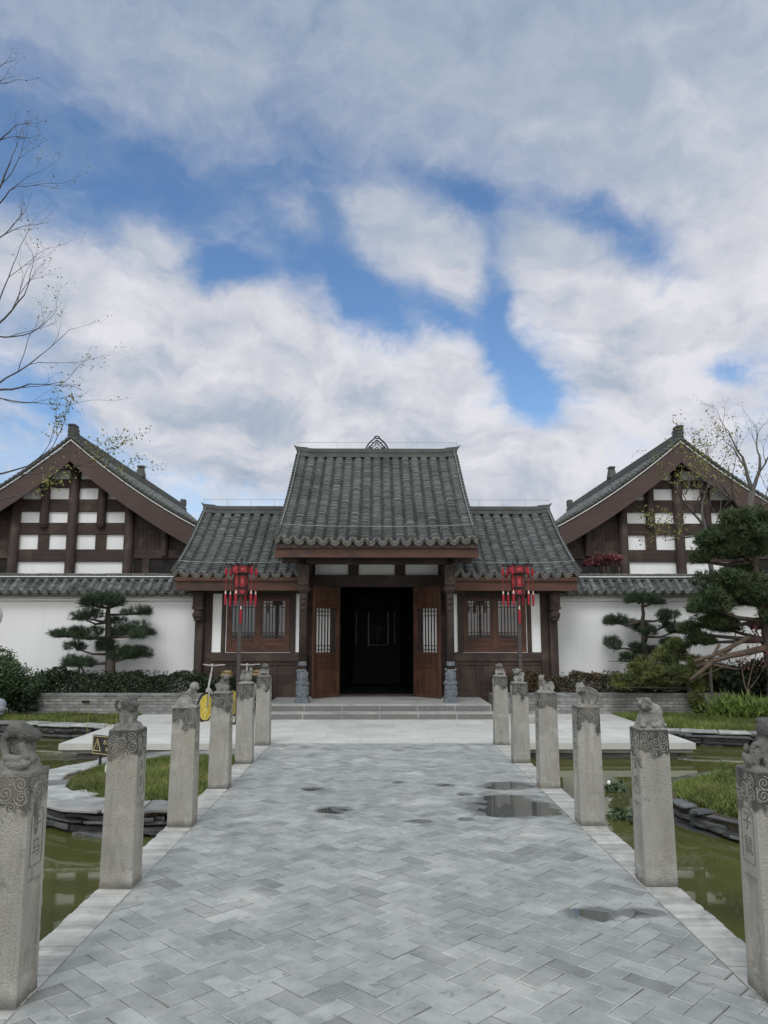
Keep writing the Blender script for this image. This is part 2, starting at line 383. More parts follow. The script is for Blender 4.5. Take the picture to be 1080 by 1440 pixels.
MAT['ground'] = mat('lawn soil', (.12, .12, .085), (.085, .09, .06), 3, 7, rough=.95, bump=.3, bscale=30)
MAT['grass'] = mat('grass blade', (.115, .150, .034), (.080, .112, .026), 2.0, 4, rough=.6, tint=.45, c3=(.17, .17, .06), s3=1.6, t3=(.5, .7))
MAT['needle'] = mat('pine needle', (.048, .074, .038), (.024, .042, .026), 5, 4, rough=.55, tint=.55)
MAT['needle_b'] = mat('yew needle', (.062, .088, .034), (.030, .052, .024), 3, 4, rough=.55, tint=.55)
MAT['leaf_dark'] = mat('hedge leaf', (.036, .052, .026), (.022, .034, .020), 4, 4, rough=.45, tint=.6)
MAT['leaf_bush'] = mat('bush leaf', (.050, .085, .034), (.030, .055, .024), 4, 4, rough=.45, tint=.55)
MAT['leaf_juniper'] = mat('yellow green juniper', (.135, .150, .045), (.065, .088, .030), 3, 4, rough=.55, tint=.55)
MAT['leaf_red'] = mat('red leaf', (.16, .042, .045), (.10, .028, .032), 4, 4, rough=.5, tint=.5)
MAT['leaf_rust'] = mat('rust hedge leaf', (.085, .050, .032), (.036, .050, .025), 2.5, 4, rough=.5, tint=.5)
MAT['leaf_young'] = mat('young leaf', (.20, .19, .050), (.125, .135, .040), 4, 4, rough=.5, tint=.4)
MAT['leaf_bright'] = mat('bright leaf', (.14, .20, .045), (.09, .14, .035), 4, 4, rough=.5, tint=.4)
MAT['bark'] = mat('grey brown bark', (.085, .072, .062), (.045, .038, .034), 6, 7, (3, 3, .6), .9, .6, 25)
MAT['bark_grey'] = mat('grey bark', (.11, .105, .10), (.06, .056, .054), 6, 7, (3, 3, .6), .9, .4, 25)
MAT['bark_pale'] = mat('stripped branch', (.115, .085, .065), (.065, .050, .040), 6, 7, (1, 3, 3), .9, .5, 25)
MAT['red'] = mat('red lantern silk', (.26, .020, .028), (.19, .015, .022), 8, 4, rough=.5)
MAT['red_pale'] = mat('pale red lantern flower', (.40, .07, .07), (.33, .04, .045), 30, 4, rough=.5)
MAT['tassel'] = mat('red tassel', (.34, .018, .034), (.22, .012, .025), 20, 4, (8, 8, .5), .6, .4, 60)
MAT['cap_white'] = mat('pale tassel cap', (.62, .52, .46), (.5, .42, .38), 8, rough=.4)
MAT['lantern_frame'] = mat('black lantern frame', (.022, .018, .018), (.014, .012, .012), 8, rough=.45)
MAT['pole'] = mat('grey brown pole paint', (.062, .056, .056), (.05, .045, .045), 4, rough=.45)
MAT['yellow'] = mat('lemon yellow plastic', (.70, .56, .07), (.62, .47, .05), 6, rough=.4)
MAT['lemon_pale'] = mat('pale lemon segment line', (.80, .76, .42), (.75, .7, .36), 6, rough=.4)
MAT['saddle_tan'] = mat('tan saddle cover', (.30, .22, .10), (.16, .12, .06), 22, rough=.6)
MAT['rubber'] = mat('black rubber', (.022, .022, .022), (.015, .015, .015), 8, rough=.7)
MAT['silver'] = mat('silver paint', (.34, .33, .32), (.27, .26, .26), 5, rough=.3, spec=.6)
MAT['signblack'] = mat('black sign board', (.020, .020, .022), (.016, .016, .018), 5, rough=.35)
MAT['gold'] = mat('gold lettering', (.50, .43, .22), (.44, .37, .18), 9, rough=.45)
MAT['pale_stone'] = mat('pale boulder', (.60, .60, .50), (.48, .48, .40), 6, rough=.8, bump=.2)
MAT['globe'] = mat('grey globe', (.26, .28, .32), (.20, .22, .26), 4, rough=.45)
MAT['globe_pale'] = mat('pale globe', (.45, .46, .46), (.40, .41, .41), 4, rough=.4)

def water_mat(name, c1, c2, rough, bump, scale):
    m = mat(name, c1, c2, .55, 6, (1, 1, 1), rough, 0, spec=.5, c3=(.040, .044, .022), s3=.8, t3=(.5, .75))
    nt = m.node_tree; bs = nt.nodes['Principled BSDF']; bs.inputs['IOR'].default_value = 1.33
    t = nt.nodes.new('ShaderNodeTexCoord'); n = nt.nodes.new('ShaderNodeTexNoise'); n.inputs['Scale'].default_value = scale; n.inputs['Detail'].default_value = 3
    b = nt.nodes.new('ShaderNodeBump'); b.inputs['Strength'].default_value = bump; b.inputs['Distance'].default_value = .01
    nt.links.new(t.outputs['Object'], n.inputs['Vector']); nt.links.new(n.outputs['Fac'], b.inputs['Height']); nt.links.new(b.outputs[0], bs.inputs['Normal'])
    return m
MAT['water'] = water_mat('green pond water', (.098, .100, .032), (.062, .070, .024), .02, .03, 5)
MAT['puddle'] = water_mat('puddle water', (.075, .078, .078), (.06, .063, .062), .02, .03, 4)

def poststone(dark):
    def f(col, c):
        N, L = c['N'], c['L']; mix, rng, noise = c['mix'], c['rng'], c['noise']
        sp = N('ShaderNodeSeparateXYZ'); L(c['tc'].outputs['Object'], sp.inputs[0])
        def mth(op, a, b):
            n = N('ShaderNodeMath'); n.operation = op
            for i, q in enumerate((a, b)):
                if isinstance(q, (int, float)): n.inputs[i].default_value = q
                else: L(q, n.inputs[i])
            return n.outputs[0]
        z = sp.outputs[2]
        if dark == 'shaft':   # black weathering round the carved cloud band, with a ragged lower rim
            rag = mth('MULTIPLY', mth('SUBTRACT', noise(9, 4, (1, 1, .7), 2.0), .5), .42)
            rag2 = mth('MULTIPLY', mth('SUBTRACT', noise(34, 4, (1, 1, 1), 5.0), .5), .10)
            zz = mth('ADD', mth('ADD', z, rag), rag2)
            k = rng(zz, .79, .825, 0, .95)
            col = mix(k, col, (.050, .049, .047))
            foot = rng(mth('ADD', z, mth('MULTIPLY', noise(14, 4, (1, 1, 1), 4), .08)), .055, .10, .75, 0)  # wet moss stain at the foot, doubling as a painted contact shadow
            col = mix(foot, col, (.085, .083, .078))
            # faint vertical streaks
            st = rng(noise(7, 5, (6, 6, .5), 7.0), .5, .75, 0, .45)
            col = mix(st, col, (.17, .165, .15))
            lich = rng(noise(13, 6, (1, 1, .8), 21.0), .60, .70, 0, .55)
            col = mix(lich, col, (.13, .128, .115))
            warm = rng(noise(3.5, 4, (1, 1, .6), 31.0), .50, .70, 0, .45)
            col = mix(warm, col, (.36, .335, .265))
        else:
            dk = dark == 'animal_dark'
            k = rng(noise(11, 5, (1, 1, 1), 2.0), *((.28, .50) if dk else (.42, .64)), 0, .9)
            top = rng(z, .07, .15, 0.0, 1) if dk else rng(z, .04, .12, .2, 1)
            col = mix(mth('MULTIPLY', k, top), col, (.078, .077, .075) if dk else (.075, .074, .072))
        spk = rng(noise(190, 2, (1, 1, 1), 9.0), .56, .70, 0, .5)
        col = mix(spk, col, (.15, .148, .14))
        return col
    return f
MAT['post'] = mat('weathered grey granite', (.375, .368, .342), (.268, .262, .240), 5, 7, (1, 1, .6), .85, .8, 150, rand=.07, contrast=(.3, .7), c3=(.45, .44, .41), s3=7, t3=(.55, .75), post=poststone('shaft'))
MAT['carved'] = mat('carved grey granite', (.33, .323, .30), (.22, .215, .20), 14, 7, (1, 1, 1), .85, 1.0, 95, rand=.08, post=poststone('animal'))
MAT['carved_dark'] = mat('dark weathered carving', (.24, .235, .222), (.15, .147, .14), 14, 7, (1, 1, 1), .85, 1.0, 95, rand=.08, post=poststone('animal_dark'))
MAT['relief'] = mat('pale carved line', (.34, .335, .315), (.22, .217, .205), 30, 5, rough=.85, bump=.3, bscale=150)
MAT['incised'] = mat('dark incised line', (.14, .135, .125), (.10, .098, .09), 30, 5, rough=.9)

# ================================================================== the ground, pond and path
XB = -0.083          # axis of the gate
WZ = -0.24           # pond level
PF = 11.66           # front edge of the plaza
def ground():
    mb = MB(); B = 900; x0, x1, y0, y1 = -16, 16, -9, 15.5; z0 = -1.0
    mb.add([(-B,-B,-.02),(B,-B,-.02),(B,B,-.02),(-B,B,-.02),(x0,y0,-.02),(x1,y0,-.02),(x1,y1,-.02),(x0,y1,-.02),(x0,y0,z0),(x1,y0,z0),(x1,y1,z0),(x0,y1,z0)],
           [(0,1,5,4),(1,2,6,5),(2,3,7,6),(3,0,4,7),(4,5,9,8),(5,6,10,9),(6,7,11,10),(7,4,8,11),(8,9,10,11)])
    return tag(mb.build('ground', MAT['ground']), kind='structure')
ground()
wm = MB(); wm.add([(-16, -9, WZ), (16, -9, WZ), (16, 15.5, WZ), (-16, 15.5, WZ)], [(0, 1, 2, 3)])
tag(wm.build('pond_water', MAT['water']), kind='structure')

def herringbone():
    w = .1150; L0, L1, W0, W1 = -1.62, 1.62, -2.2, PF+.12
    vs = []; fs = []; tn = []; g = .0022
    c = cos(pi/4); n = 60
    rr = random.Random(3)
    for x in range(-n*2, n*2):
        for y in range(-n*2, n*2):
            k = (x-y) % 4
            if k == 0: a, b, d, e = x, y, x+2, y+1
            elif k == 3: a, b, d, e = x, y, x+1, y+2
            else: continue
            mx, my = (a+d)/2*w, (b+e)/2*w
            X, Y = (mx-my)*c, (mx+my)*c+4.6
            if not (L0-.15 < X < L1+.15 and W0-.15 < Y < W1+.15): continue
            cs = [(a*w+g, b*w+g), (d*w-g, b*w+g), (d*w-g, e*w-g), (a*w+g, e*w-g)]
            zz = rr.gauss(0, .0009); tx, ty = rr.gauss(0, .005), rr.gauss(0, .005)
            base = len(vs); jit = .0016
            ring = []
            for (px, py) in cs:
                px += rr.uniform(-jit, jit); py += rr.uniform(-jit, jit)
                ring.append(((px-py)*c, (px+py)*c+4.6))
            def z(q):
                dip = 0.0
                for x, y, rx, ry, dd in PUDDLES:
                    if abs(q[1]-y) < 1.5:
                        ex, ey = (q[0]-x)/rx, (q[1]-y)/ry; ta = atan2(ey, ex); f_ = 1+.30*sin(2*ta+x*9)+.24*sin(3*ta+y*7)+.20*sin(5*ta+x*31)+.15*sin(7*ta+y*5)
                        dip += dd*math.exp(-.9*(ex*ex+ey*ey)/f_**2)
                return zz+(q[0]-X)*tx+(q[1]-Y)*ty-dip
            for q in ring: vs.append((q[0], q[1], -.03))
            for q in ring: vs.append((q[0], q[1], z(q)-.003))
            for q in ring:
                s = .965; r = (X+(q[0]-X)*s, Y+(q[1]-Y)*s); vs.append((r[0], r[1], z(r)))
            for i in range(4):
                j = (i+1) % 4
                fs.append((base+i, base+j, base+4+j, base+4+i)); fs.append((base+4+i, base+4+j, base+8+j, base+8+i))
            fs.append((base+8, base+9, base+10, base+11))
            t = min(.9, max(.1, rr.gauss(.5, .15))); t = 0.0 if rr.random() < .03 else t
            e = rr.choice((t, t+.5, 1.15, 1.5, 1.5, -.3)); tn += [t, e]*4+[t]
    o = np_mesh('path', vs, fs, MAT['paver'], tint=tn)
    bm = bmesh.new(); bm.from_mesh(o.data)
    for co, no in (((L1-.002, 0, 0), (1, 0, 0)), ((L0+.002, 0, 0), (-1, 0, 0)), ((0, W1-.12, 0), (0, 1, 0)), ((0, W0, 0), (0, -1, 0))):
        bmesh.ops.bisect_plane(bm, geom=bm.verts[:]+bm.edges[:]+bm.faces[:], plane_co=co, plane_no=no, clear_outer=True)
    bm.to_mesh(o.data); bm.free()
    return tag(o, kind='structure')
herringbone()
mb = MB(); mb.box(-1.83, 1.83, -2.2, PF-.001, -1.0, -.0195)
tag(mb.build('path_bed', MAT['mortar']), kind='structure')

def kerb(sx):
    vs = []; fs = []; tn = []; y = -2.2; rr = random.Random(5 if sx > 0 else 6)
    while y < PF-.05:
        d = .058+rr.uniform(-.003, .004); y2 = min(y+d, PF-.004)
        x0, x1 = sx*1.622, sx*(1.842+rr.uniform(-.006, .006)); x0, x1 = min(x0, x1), max(x0, x1)
        g = .0026; z = .004+rr.gauss(0, .0016); b = len(vs); ch = .003
        vs += [(x0,y+g,-.11),(x1,y+g,-.11),(x1,y2-g,-.11),(x0,y2-g,-.11),(x0,y+g,z-ch),(x1,y+g,z-ch),(x1,y2-g,z-ch),(x0,y2-g,z-ch),
               (x0+ch,y+g+ch,z),(x1-ch,y+g+ch,z),(x1-ch,y2-g-ch,z),(x0+ch,y2-g-ch,z)]
        for i in range(4):
            j = (i+1) % 4
            fs += [(b+i,b+j,b+4+j,b+4+i), (b+4+i,b+4+j,b+8+j,b+8+i)]
        fs.append((b+8,b+9,b+10,b+11)); tn += [min(1, max(0, rr.gauss(.5, .25)))]*9
        y = y2
    tag(np_mesh('kerb', vs, fs, MAT['paver_kerb'], tint=tn), kind='structure')
kerb(-1); kerb(1)

def plaza():
    X0, X1, Y1 = -4.73, 4.62, 15.02
    vs = []; fs = []; tn = []; rr = random.Random(9); y = PF; row = 0
    while y < 17.2:
        y2 = y+.60; x = X0-(.55 if row % 2 else 0)
        while x < X1:
            a, b = max(x, X0), min(x+1.1, X1); x += 1.1
            if b-a < .02: continue
            g = .0016; z = rr.gauss(0, .0005); k = len(vs)
            vs += [(a+g,y+g,-.09),(b-g,y+g,-.09),(b-g,y2-g,-.09),(a+g,y2-g,-.09),(a+g,y+g,z),(b-g,y+g,z),(b-g,y2-g,z),(a+g,y2-g,z)]
            fs += [(k,k+1,k+5,k+4),(k+1,k+2,k+6,k+5),(k+2,k+3,k+7,k+6),(k+3,k,k+4,k+7),(k+4,k+5,k+6,k+7)]
            tn += [min(1, max(0, rr.gauss(.5, .22)))]*5
        y = y2; row += 1
    tag(np_mesh('plaza', vs, fs, MAT['plaza'], tint=tn), kind='structure')
    mb = MB(); mb.box(X0+.22, X1-.22, PF+.16, 17.2, -1.0, -.006)
    mb.box(X0+.04, X1-.04, PF+.03, 17.2, -.14, -.095)
    tag(mb.build('plaza_base', MAT['concrete']), kind='structure')
plaza()

def puddle(cx, cy, rx, ry, dd):
    """level water lying in a dip of the pavers, which cut its rim"""
    mb = MB(); n = 40; z = -.0042
    mb.add([(cx+1.5*rx*cos(2*pi*i/n), cy+1.5*ry*sin(2*pi*i/n), z) for i in range(n)]+[(cx, cy, z)], [(i, (i+1) % n, n) for i in range(n)])
    tag(mb.build('puddle', MAT['puddle']), kind='structure')
for pd in PUDDLES: puddle(*pd)

# ------------------------------------------------------------------ pond banks
def smooth_curve(pts, n=10, closed=False):
    pts = [Vector((*p, 0)) for p in pts]; out = []; N = len(pts)
    for i in range(N if closed else N-1):
        p0 = pts[(i-1) % N] if closed or i > 0 else pts[0]; p1 = pts[i]; p2 = pts[(i+1) % N]; p3 = pts[(i+2) % N] if closed or i+2 < N else pts[-1]
        for k in range(n):
            t = k/n
            out.append(.5*((2*p1)+(-p0+p2)*t+(2*p0-5*p1+4*p2-p3)*t*t+(-p0+3*p1-3*p2+p3)*t**3))
    if not closed: out.append(pts[-1])
    return out
def slate_edge(name, label, pts, seed, inward=1, ztop=0.0, capw=.34, zbot=-.34, rough=0.0, group='slate edgings round the pond'):
    """courses of thin flat stones along a curve, the top course wide caps; inward = +1 when the bank lies left of the direction of travel"""
    rr = random.Random(seed); cv = smooth_curve(pts, 24)
    Ls = [0]
    for a, b in zip(cv, cv[1:]): Ls.append(Ls[-1]+(b-a).length)
    def at(s):
        s = min(max(s, 0), Ls[-1]-1e-5)
        i = max(k for k in range(len(Ls)-1) if Ls[k] <= s); t = (s-Ls[i])/(Ls[i+1]-Ls[i])
        d = (cv[i+1]-cv[i]).normalized(); return cv[i].lerp(cv[i+1], t), d, Vector((-d.y, d.x, 0))*inward
    vs = []; fs = []; tn = []; vt = []; ft = []; tt = []
    z = ztop; course = 0
    while z > zbot:
        th = rr.uniform(.030, .042) if course == 0 else rr.uniform(.022, .052)
        s = -rr.uniform(0, .3)
        while s < Ls[-1]:
            ln = rr.uniform(.28, .75) if course == 0 else rr.choice((.12, .25, .4, .6, .85))*rr.uniform(.7, 1.3)
            s1 = min(s+ln, Ls[-1])
            if s1-max(s, 0) < .05: break
            out = rr.uniform(-.055, .055)+(0.03 if course == 0 else 0)-.006*course+(rr.uniform(.02, .07) if course and rr.random() < .18 else 0)
            dep = capw*rr.uniform(.8, 1.25) if course == 0 else .26
            bot = []; top = []; dz = rr.uniform(-.008-rough, .008+rough)
            m = 4
            for k in range(m+1):
                p, d, n = at(max(s, 0)+.008+(s1-max(s, 0)-.016)*k/m)
                bot.append(p-n*(out+rr.uniform(-.03, .03)))
            for k in range(m, -1, -1):
                p, d, n = at(max(s, 0)+.008+(s1-max(s, 0)-.016)*k/m)
                bot.append(p+n*(dep+rr.uniform(-.03, .03)))
            V, Fc, T = (vt, ft, tt) if course == 0 else (vs, fs, tn)
            b = len(V); q = len(bot); cen = sum(bot, Vector())/q
            for p in bot: V.append((p.x, p.y, z-th+.004+dz))
            for p in bot: V.append((p.x, p.y, z-.010+dz))
            for p in bot:
                r = cen.lerp(p, .96); V.append((r.x, r.y, z+dz+rr.uniform(-.004, .004)))
            V.append((cen.x, cen.y, z+dz))
            tv = rr.random()
            for i in range(q):
                j = (i+1) % q
                Fc += [(b+i, b+j, b+q+j, b+q+i), (b+q+i, b+q+j, b+2*q+j, b+2*q+i), (b+2*q+i, b+2*q+j, b+3*q, b+3*q)]
                T += [tv]*3
            s = s1
        z -= th; course += 1
    root = thing(name, label, 'stone edging', group=group)
    def tri_quads(V, F, name, m, T):
        me = bpy.data.meshes.new(name); me.from_pydata(V, [], [f if f[2] != f[3] else f[:3] for f in F])
        a = me.attributes.new('tint', 'FLOAT', 'FACE'); a.data.foreach_set('value', T)
        me.materials.append(m); me.update(); o = bpy.data.objects.new(name, me); COL.objects.link(o); o.parent = root
    tri_quads(vt, ft, 'cap_course', MAT['slate_top'], tt); tri_quads(vs, fs, 'stone_course', MAT['slate'], tn)
    return cv
def bank(cv, extra, z, name='bank', m='soil', zb=-1.0):
    poly = [(p.x, p.y) for p in cv]+list(extra)
    bm = bmesh.new(); vs = [bm.verts.new((x, y, z)) for x, y in poly]
    f = bm.faces.new(vs); r = bmesh.ops.extrude_face_region(bm, geom=[f])
    for v in r['geom']:
        if isinstance(v, bmesh.types.BMVert): v.co.z = zb
    bmesh.ops.triangulate(bm, faces=bm.faces[:]); bmesh.ops.recalc_face_normals(bm, faces=bm.faces[:])
    me = bpy.data.meshes.new(name); bm.to_mesh(me); bm.free(); me.materials.append(MAT[m])
    o = bpy.data.objects.new(name, me); COL.objects.link(o); return tag(o, kind='structure')

IS_L = [(-1.85, 7.42), (-2.5, 7.38), (-3.15, 7.65), (-3.75, 8.35), (-3.98, 9.2), (-3.75, 10.1), (-3.15, 10.75), (-2.5, 11.05), (-1.85, 11.2)]
cvL = slate_edge('pond_edging', 'curved stacked slate edging round the small grass island left of the path', IS_L, 1, inward=-1, capw=.42)
def inset(cv, d, sgn):
    out = []
    for i, p in enumerate(cv):
        t = (cv[min(i+1, len(cv)-1)]-cv[max(i-1, 0)]).normalized(); out.append(p+Vector((-t.y, t.x, 0))*d*sgn)
    return out
inL = inset(cvL, .12, -1); bank(inL, [], -.03)
IS_R = [(6.2, 5.9), (4.6, 6.15), (3.6, 6.6), (3.05, 7.25), (2.85, 8.05), (3.05, 8.75), (3.5, 9.25), (4.3, 9.6), (6.2, 9.9)]
cvR = slate_edge('pond_edging', 'rough slate edging round the grassy mound right of the path', IS_R, 2, inward=-1, capw=.22, ztop=-.03, rough=.022)
inR = inset(cvR, .10, -1); bank(inR, [(7.5, 9.9), (7.5, 5.9)], -.06)
BK_L = [(-4.70, 13.75), (-5.6, 14.1), (-6.6, 14.35), (-8.0, 14.6), (-10.5, 14.4), (-13, 14.3)]
cvBL = slate_edge('pond_edging', 'dark slate edging of the far bank left of the stone plaza', BK_L, 3, inward=-1, capw=.30)
bank(inset(cvBL, .10, -1), [(-16.5, 14.3), (-16.5, 17.0), (-4.70, 17.0)], -.012, m='ground')
BK_R = [(4.58, 13.35), (5.2, 13.1), (6.0, 12.85), (7.2, 12.7), (9.0, 12.3), (12.5, 11.8)]
cvBR = slate_edge('pond_edging', 'dark slate edging of the far bank right of the stone plaza', BK_R, 4, inward=1, capw=.30)
bank(inset(cvBR, .10, 1), [(16.5, 11.8), (16.5, 17.0), (4.58, 17.0)], -.012, m='ground')

# ================================================================== roofs
def roof_tiles(name, mapf, length, n_course, pitch, parent, coarse=False, seed=1, eave_trim=True, cov=.74, hcov=.046, lift=.012):
    """mapf(a, t, h): a metres along the ridge, t 0 (eave) .. 1 (ridge), h metres above the slope"""
    rr = np.random.default_rng(seed)
    nc = max(2, round(length/pitch)); p = length/nc
    us = [0, .09, .16, .32, .5, .68, .84, .91] if not coarse else [0, .2, .5, .8]
    A = []; H0 = []; colid = []
    for i in range(nc):
        for u in us:
            A.append((i+u)*p); colid.append(i)
            x = (u-.5)/(cov/2*1.02)
            H0.append(hcov*sqrt(max(0, 1-x*x)) if abs(x) < 1 else -.012-.02*(abs(u-.5)-.31)/.19)
    A.append(nc*p); H0.append(-.03); colid.append(nc-1)
    nA = len(A); V = []; T = []
    rows = []
    jit = rr.normal(0, .0035, (n_course+1, nc)); jt = rr.normal(0, .16/n_course, (n_course+1, nc)); tv = np.clip(rr.normal(.5, .2, (n_course, nc)), 0, 1)
    coltone = rr.normal(0, .06, nc)
    for j in range(n_course):
        for end in (0, 1):
            t = (j+end)/n_course
            for k in range(nA):
                bulge = max(0, H0[k])/hcov
                h = H0[k]+(lift if end == 0 else 0.0)+jit[j][colid[k]]*(1 if bulge > .1 else 0)
                tt = t+(jt[j+end][colid[k]] if 0 < t < 1 else 0)-(0.35*bulge/n_course if 0 < t < 1 else 0)
                V.append(mapf(A[k], tt, h))
    F = []; tint = []
    R = 2*n_course
    for r in range(R-1):
        for k in range(nA-1):
            F.append((r*nA+k, r*nA+k+1, (r+1)*nA+k+1, (r+1)*nA+k))
            base = tv[min(r//2, n_course-1)][colid[k]]+coltone[colid[k]]
            hm = min(H0[k], H0[k+1])
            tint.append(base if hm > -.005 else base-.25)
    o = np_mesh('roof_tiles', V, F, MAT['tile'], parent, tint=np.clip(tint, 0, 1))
    if eave_trim:
        # one scalloped band: drip tiles hanging under the channels, round ends of the cover tiles above them
        vs = []; fs = []; m = nc*14+1; r = cov*p/2*1.02; w = p*.47
        for k in range(m):
            a = k*p/14; u = a/p-math.floor(a/p+.5); x = abs(u*p)          # distance from the nearest channel
            low = -.012-.088*max(0, cos(min(1, x/w)*pi/2))**.9
            y = (p/2-x)/r; top = .0+(hcov+.024)*sqrt(max(0, 1-y*y)) if abs(y) < 1 else .0
            ft = -.0085 if x < w*.80 else -.0015
            if x >= w*.80: low = -.012
            for tt, h in ((ft, low), (ft, top), (.004, top), (.004, low)): vs.append(mapf(a, tt, h))
        em = MB()
        for k in range(m-1):
            u = (k+.5)/14; u = abs(u-math.floor(u+.5))*p
            for q in range(4): em.m.append(1 if u < w*.80 else 0); fs.append((4*k+q, 4*k+4+q, 4*k+4+(q+1) % 4, 4*k+(q+1) % 4))
        fs.append((0, 1, 2, 3)); fs.append((4*m-1, 4*m-2, 4*m-3, 4*m-4))
        em.m += [0, 0]; em.v = [tuple(q) for q in vs]; em.f = fs; em.build('eave_tiles', [MAT['tile_edge'], MAT['drip']], o)
    return o

def front_slope(x0, ye, ze, yr, zr, sag, flare=0.0, half=0.0, back=False):
    ln = Vector((yr-ye, zr-ze)); nrm = Vector((-ln.y, ln.x)).normalized()
    if back: nrm = Vector((ln.y, -ln.x)).normalized()
    def f(a, t, h):
        s = sag*4*t*(1-t)*(1.25-.5*t)
        y = ye+ln.x*t; z = ze+ln.y*t
        z -= s
        z += flare*abs((a-half)/half)**3*(1-.3*t) if half else 0
        return (x0+a, y+nrm.x*h, z+nrm.y*h)
    return f

gate = thing('gate_house', 'dark timber gatehouse with grey tiled roofs and open double doors facing the path', 'gatehouse', (0, 0, 0))
YE, ZE, YR, ZR = 14.83, 3.36, 18.7, 5.93     # main roof: eave and ridge
HM = 1.97
def gable_roof(tag_name, xa, xb, ye, ze, yr, zr, sag, courses, seed, back_c=30):
    """front and back tiled slopes, boarding under them and a ridge"""
    L = xb-xa
    o = roof_tiles(tag_name, front_slope(xa, ye, ze, yr, zr, sag, .05, L/2), L, courses, .236, gate, seed=seed)
    fm = front_slope(xa, ye, ze, yr, zr, sag, .05, L/2)
    roof_tiles(tag_name, front_slope(xa, 2*yr-ye, ze, yr, zr, sag, .05, L/2, back=True), L, back_c, .236, gate, coarse=True, seed=seed+1)
    mb = MB(); n = 14
    for (y_e, sgn) in ((ye, 1), (2*yr-ye, -1)):
        f2 = front_slope(xa, y_e, ze, yr, zr, sag, .05, L/2, back=sgn < 0)
        for i in range(n):
            t0, t1 = i/n, (i+1)/n
            for a0, a1 in ((.015, L/2), (L/2, L-.015)):
                mb.hexa([f2(a0, t0+.004, -.14), f2(a1, t0+.004, -.14), f2(a1, t1, -.14), f2(a0, t1, -.14), f2(a0, t0+.004, -.045), f2(a1, t0+.004, -.045), f2(a1, t1, -.045), f2(a0, t1, -.045)])
    mb.build('roof_boarding', MAT['wood_dark'], gate)
    # verge tiles and pale wire
    for a, s in ((0.0, -1), (L, 1)):
        v = MB(); w = MB(); pts = []
        for i in range(30):
            t0, t1 = i/30, (i+1)/30
            c0 = fm(a, t0, .045); c1 = fm(a, t1, .02)
            v.tube([c0, c1], .048, 7)
        v.build('verge_tiles', MAT['tile'], gate)
        pts = [fm(a-s*.05, .12+.88*i/16, .14) for i in range(17)]
        w.tube(pts, .0052, 5)
        for i in (0, 4, 8, 12, 16): w.tube([fm(a-s*.05, .12+.88*i/16, 0), fm(a-s*.05, .12+.88*i/16, .14)], .004, 4)
        w.build('lightning_wire', MAT['wire'], gate)
    w = MB(); pts = [fm(.05+(L-.1)*i/24, .115, .15) for i in range(25)]; w.tube(pts, .0052, 5)
    for i in range(0, 25, 4): w.tube([fm(.05+(L-.1)*i/24, .115, .0), fm(.05+(L-.1)*i/24, .115, .15)], .004, 4)
    w.build('lightning_wire', MAT['wire'], gate)
    return fm
fm_main = gable_roof('roof_tiles', XB-HM, XB+HM, YE, ZE, YR, ZR, .16, 92, 21)
HW = 4.24
YEW, ZEW, YRW, ZRW = 16.02, 2.80, 18.7, 4.50
fm_l = gable_roof('roof_tiles', XB-HW, XB-1.62, YEW, ZEW, YRW, ZRW, .10, 62, 31, 20)
fm_r = gable_roof('roof_tiles', XB+1.62, XB+HW, YEW, ZEW, YRW, ZRW, .10, 62, 41, 20)

def ridge_bar(x0, x1, y, z, h, tips):
    """mortared ridge with upturned ends: profile swept along x"""
    mb = MB(); n = 28; xs = [x0+(x1-x0)*i/n for i in range(n+1)]
    prof = [(-.12, 0), (-.09, h*.45), (-.10, h*.5), (-.10, h*.62), (-.075, h*.66), (-.06, h), (.06, h), (.075, h*.66), (.10, h*.62), (.10, h*.5), (.09, h*.45), (.12, 0)]
    vs = []; fs = []; m = len(prof)
    for x in xs:
        up = 0
        for tx in tips:
            d = abs(x-tx)
            if d < .34: up += .045*((.34-d)/.34)**2
        for (dy, dz) in prof: vs.append((x, y+dy, z+dz+up))
    for i in range(n):
        for k in range(m-1): fs.append((i*m+k, (i+1)*m+k, (i+1)*m+k+1, i*m+k+1))
    fs.append(tuple(range(m))); fs.append(tuple(range(n*m, n*m+m))[::-1])
    mb.add(vs, fs)
    o = mb.build('roof_ridge', MAT['tile_ridge'], gate)
    for tx in tips:
        s = 1 if tx > (x0+x1)/2 else -1
        t = MB(); pr = [(-.16, 0), (0.02, 0), (.055, .07), (.10, .14), (.155, h+.02), (.20, h+.10), (.12, h+.055), (0, h+.045), (-.16, h+.03)]
        t.prism([(tx+s*a, y-.06, z+b) for a, b in pr], (0, .12, 0)); t.build('ridge_tip', MAT['tile_ridge'], o, bevel=.008)
    w = MB(); w.tube([(x0, y, z+h+.17), (x1, y, z+h+.17)], .005, 5)
    for i in range(5): w.tube([(x0+(x1-x0)*i/4, y, z+h-.01), (x0+(x1-x0)*i/4, y, z+h+(.22 if i in (0, 4) else .17))], .005, 4)
    w.build('lightning_wire', MAT['wire'], o)
    return o
rm = ridge_bar(XB-1.99, XB+1.99, YR, ZR-.03, .235, (XB-1.88, XB+1.88))
ridge_bar(XB-4.26, XB-1.95, YRW, ZRW-.02, .20, (XB-4.13,))
ridge_bar(XB+1.95, XB+4.26, YRW, ZRW-.02, .20, (XB+4.13,))
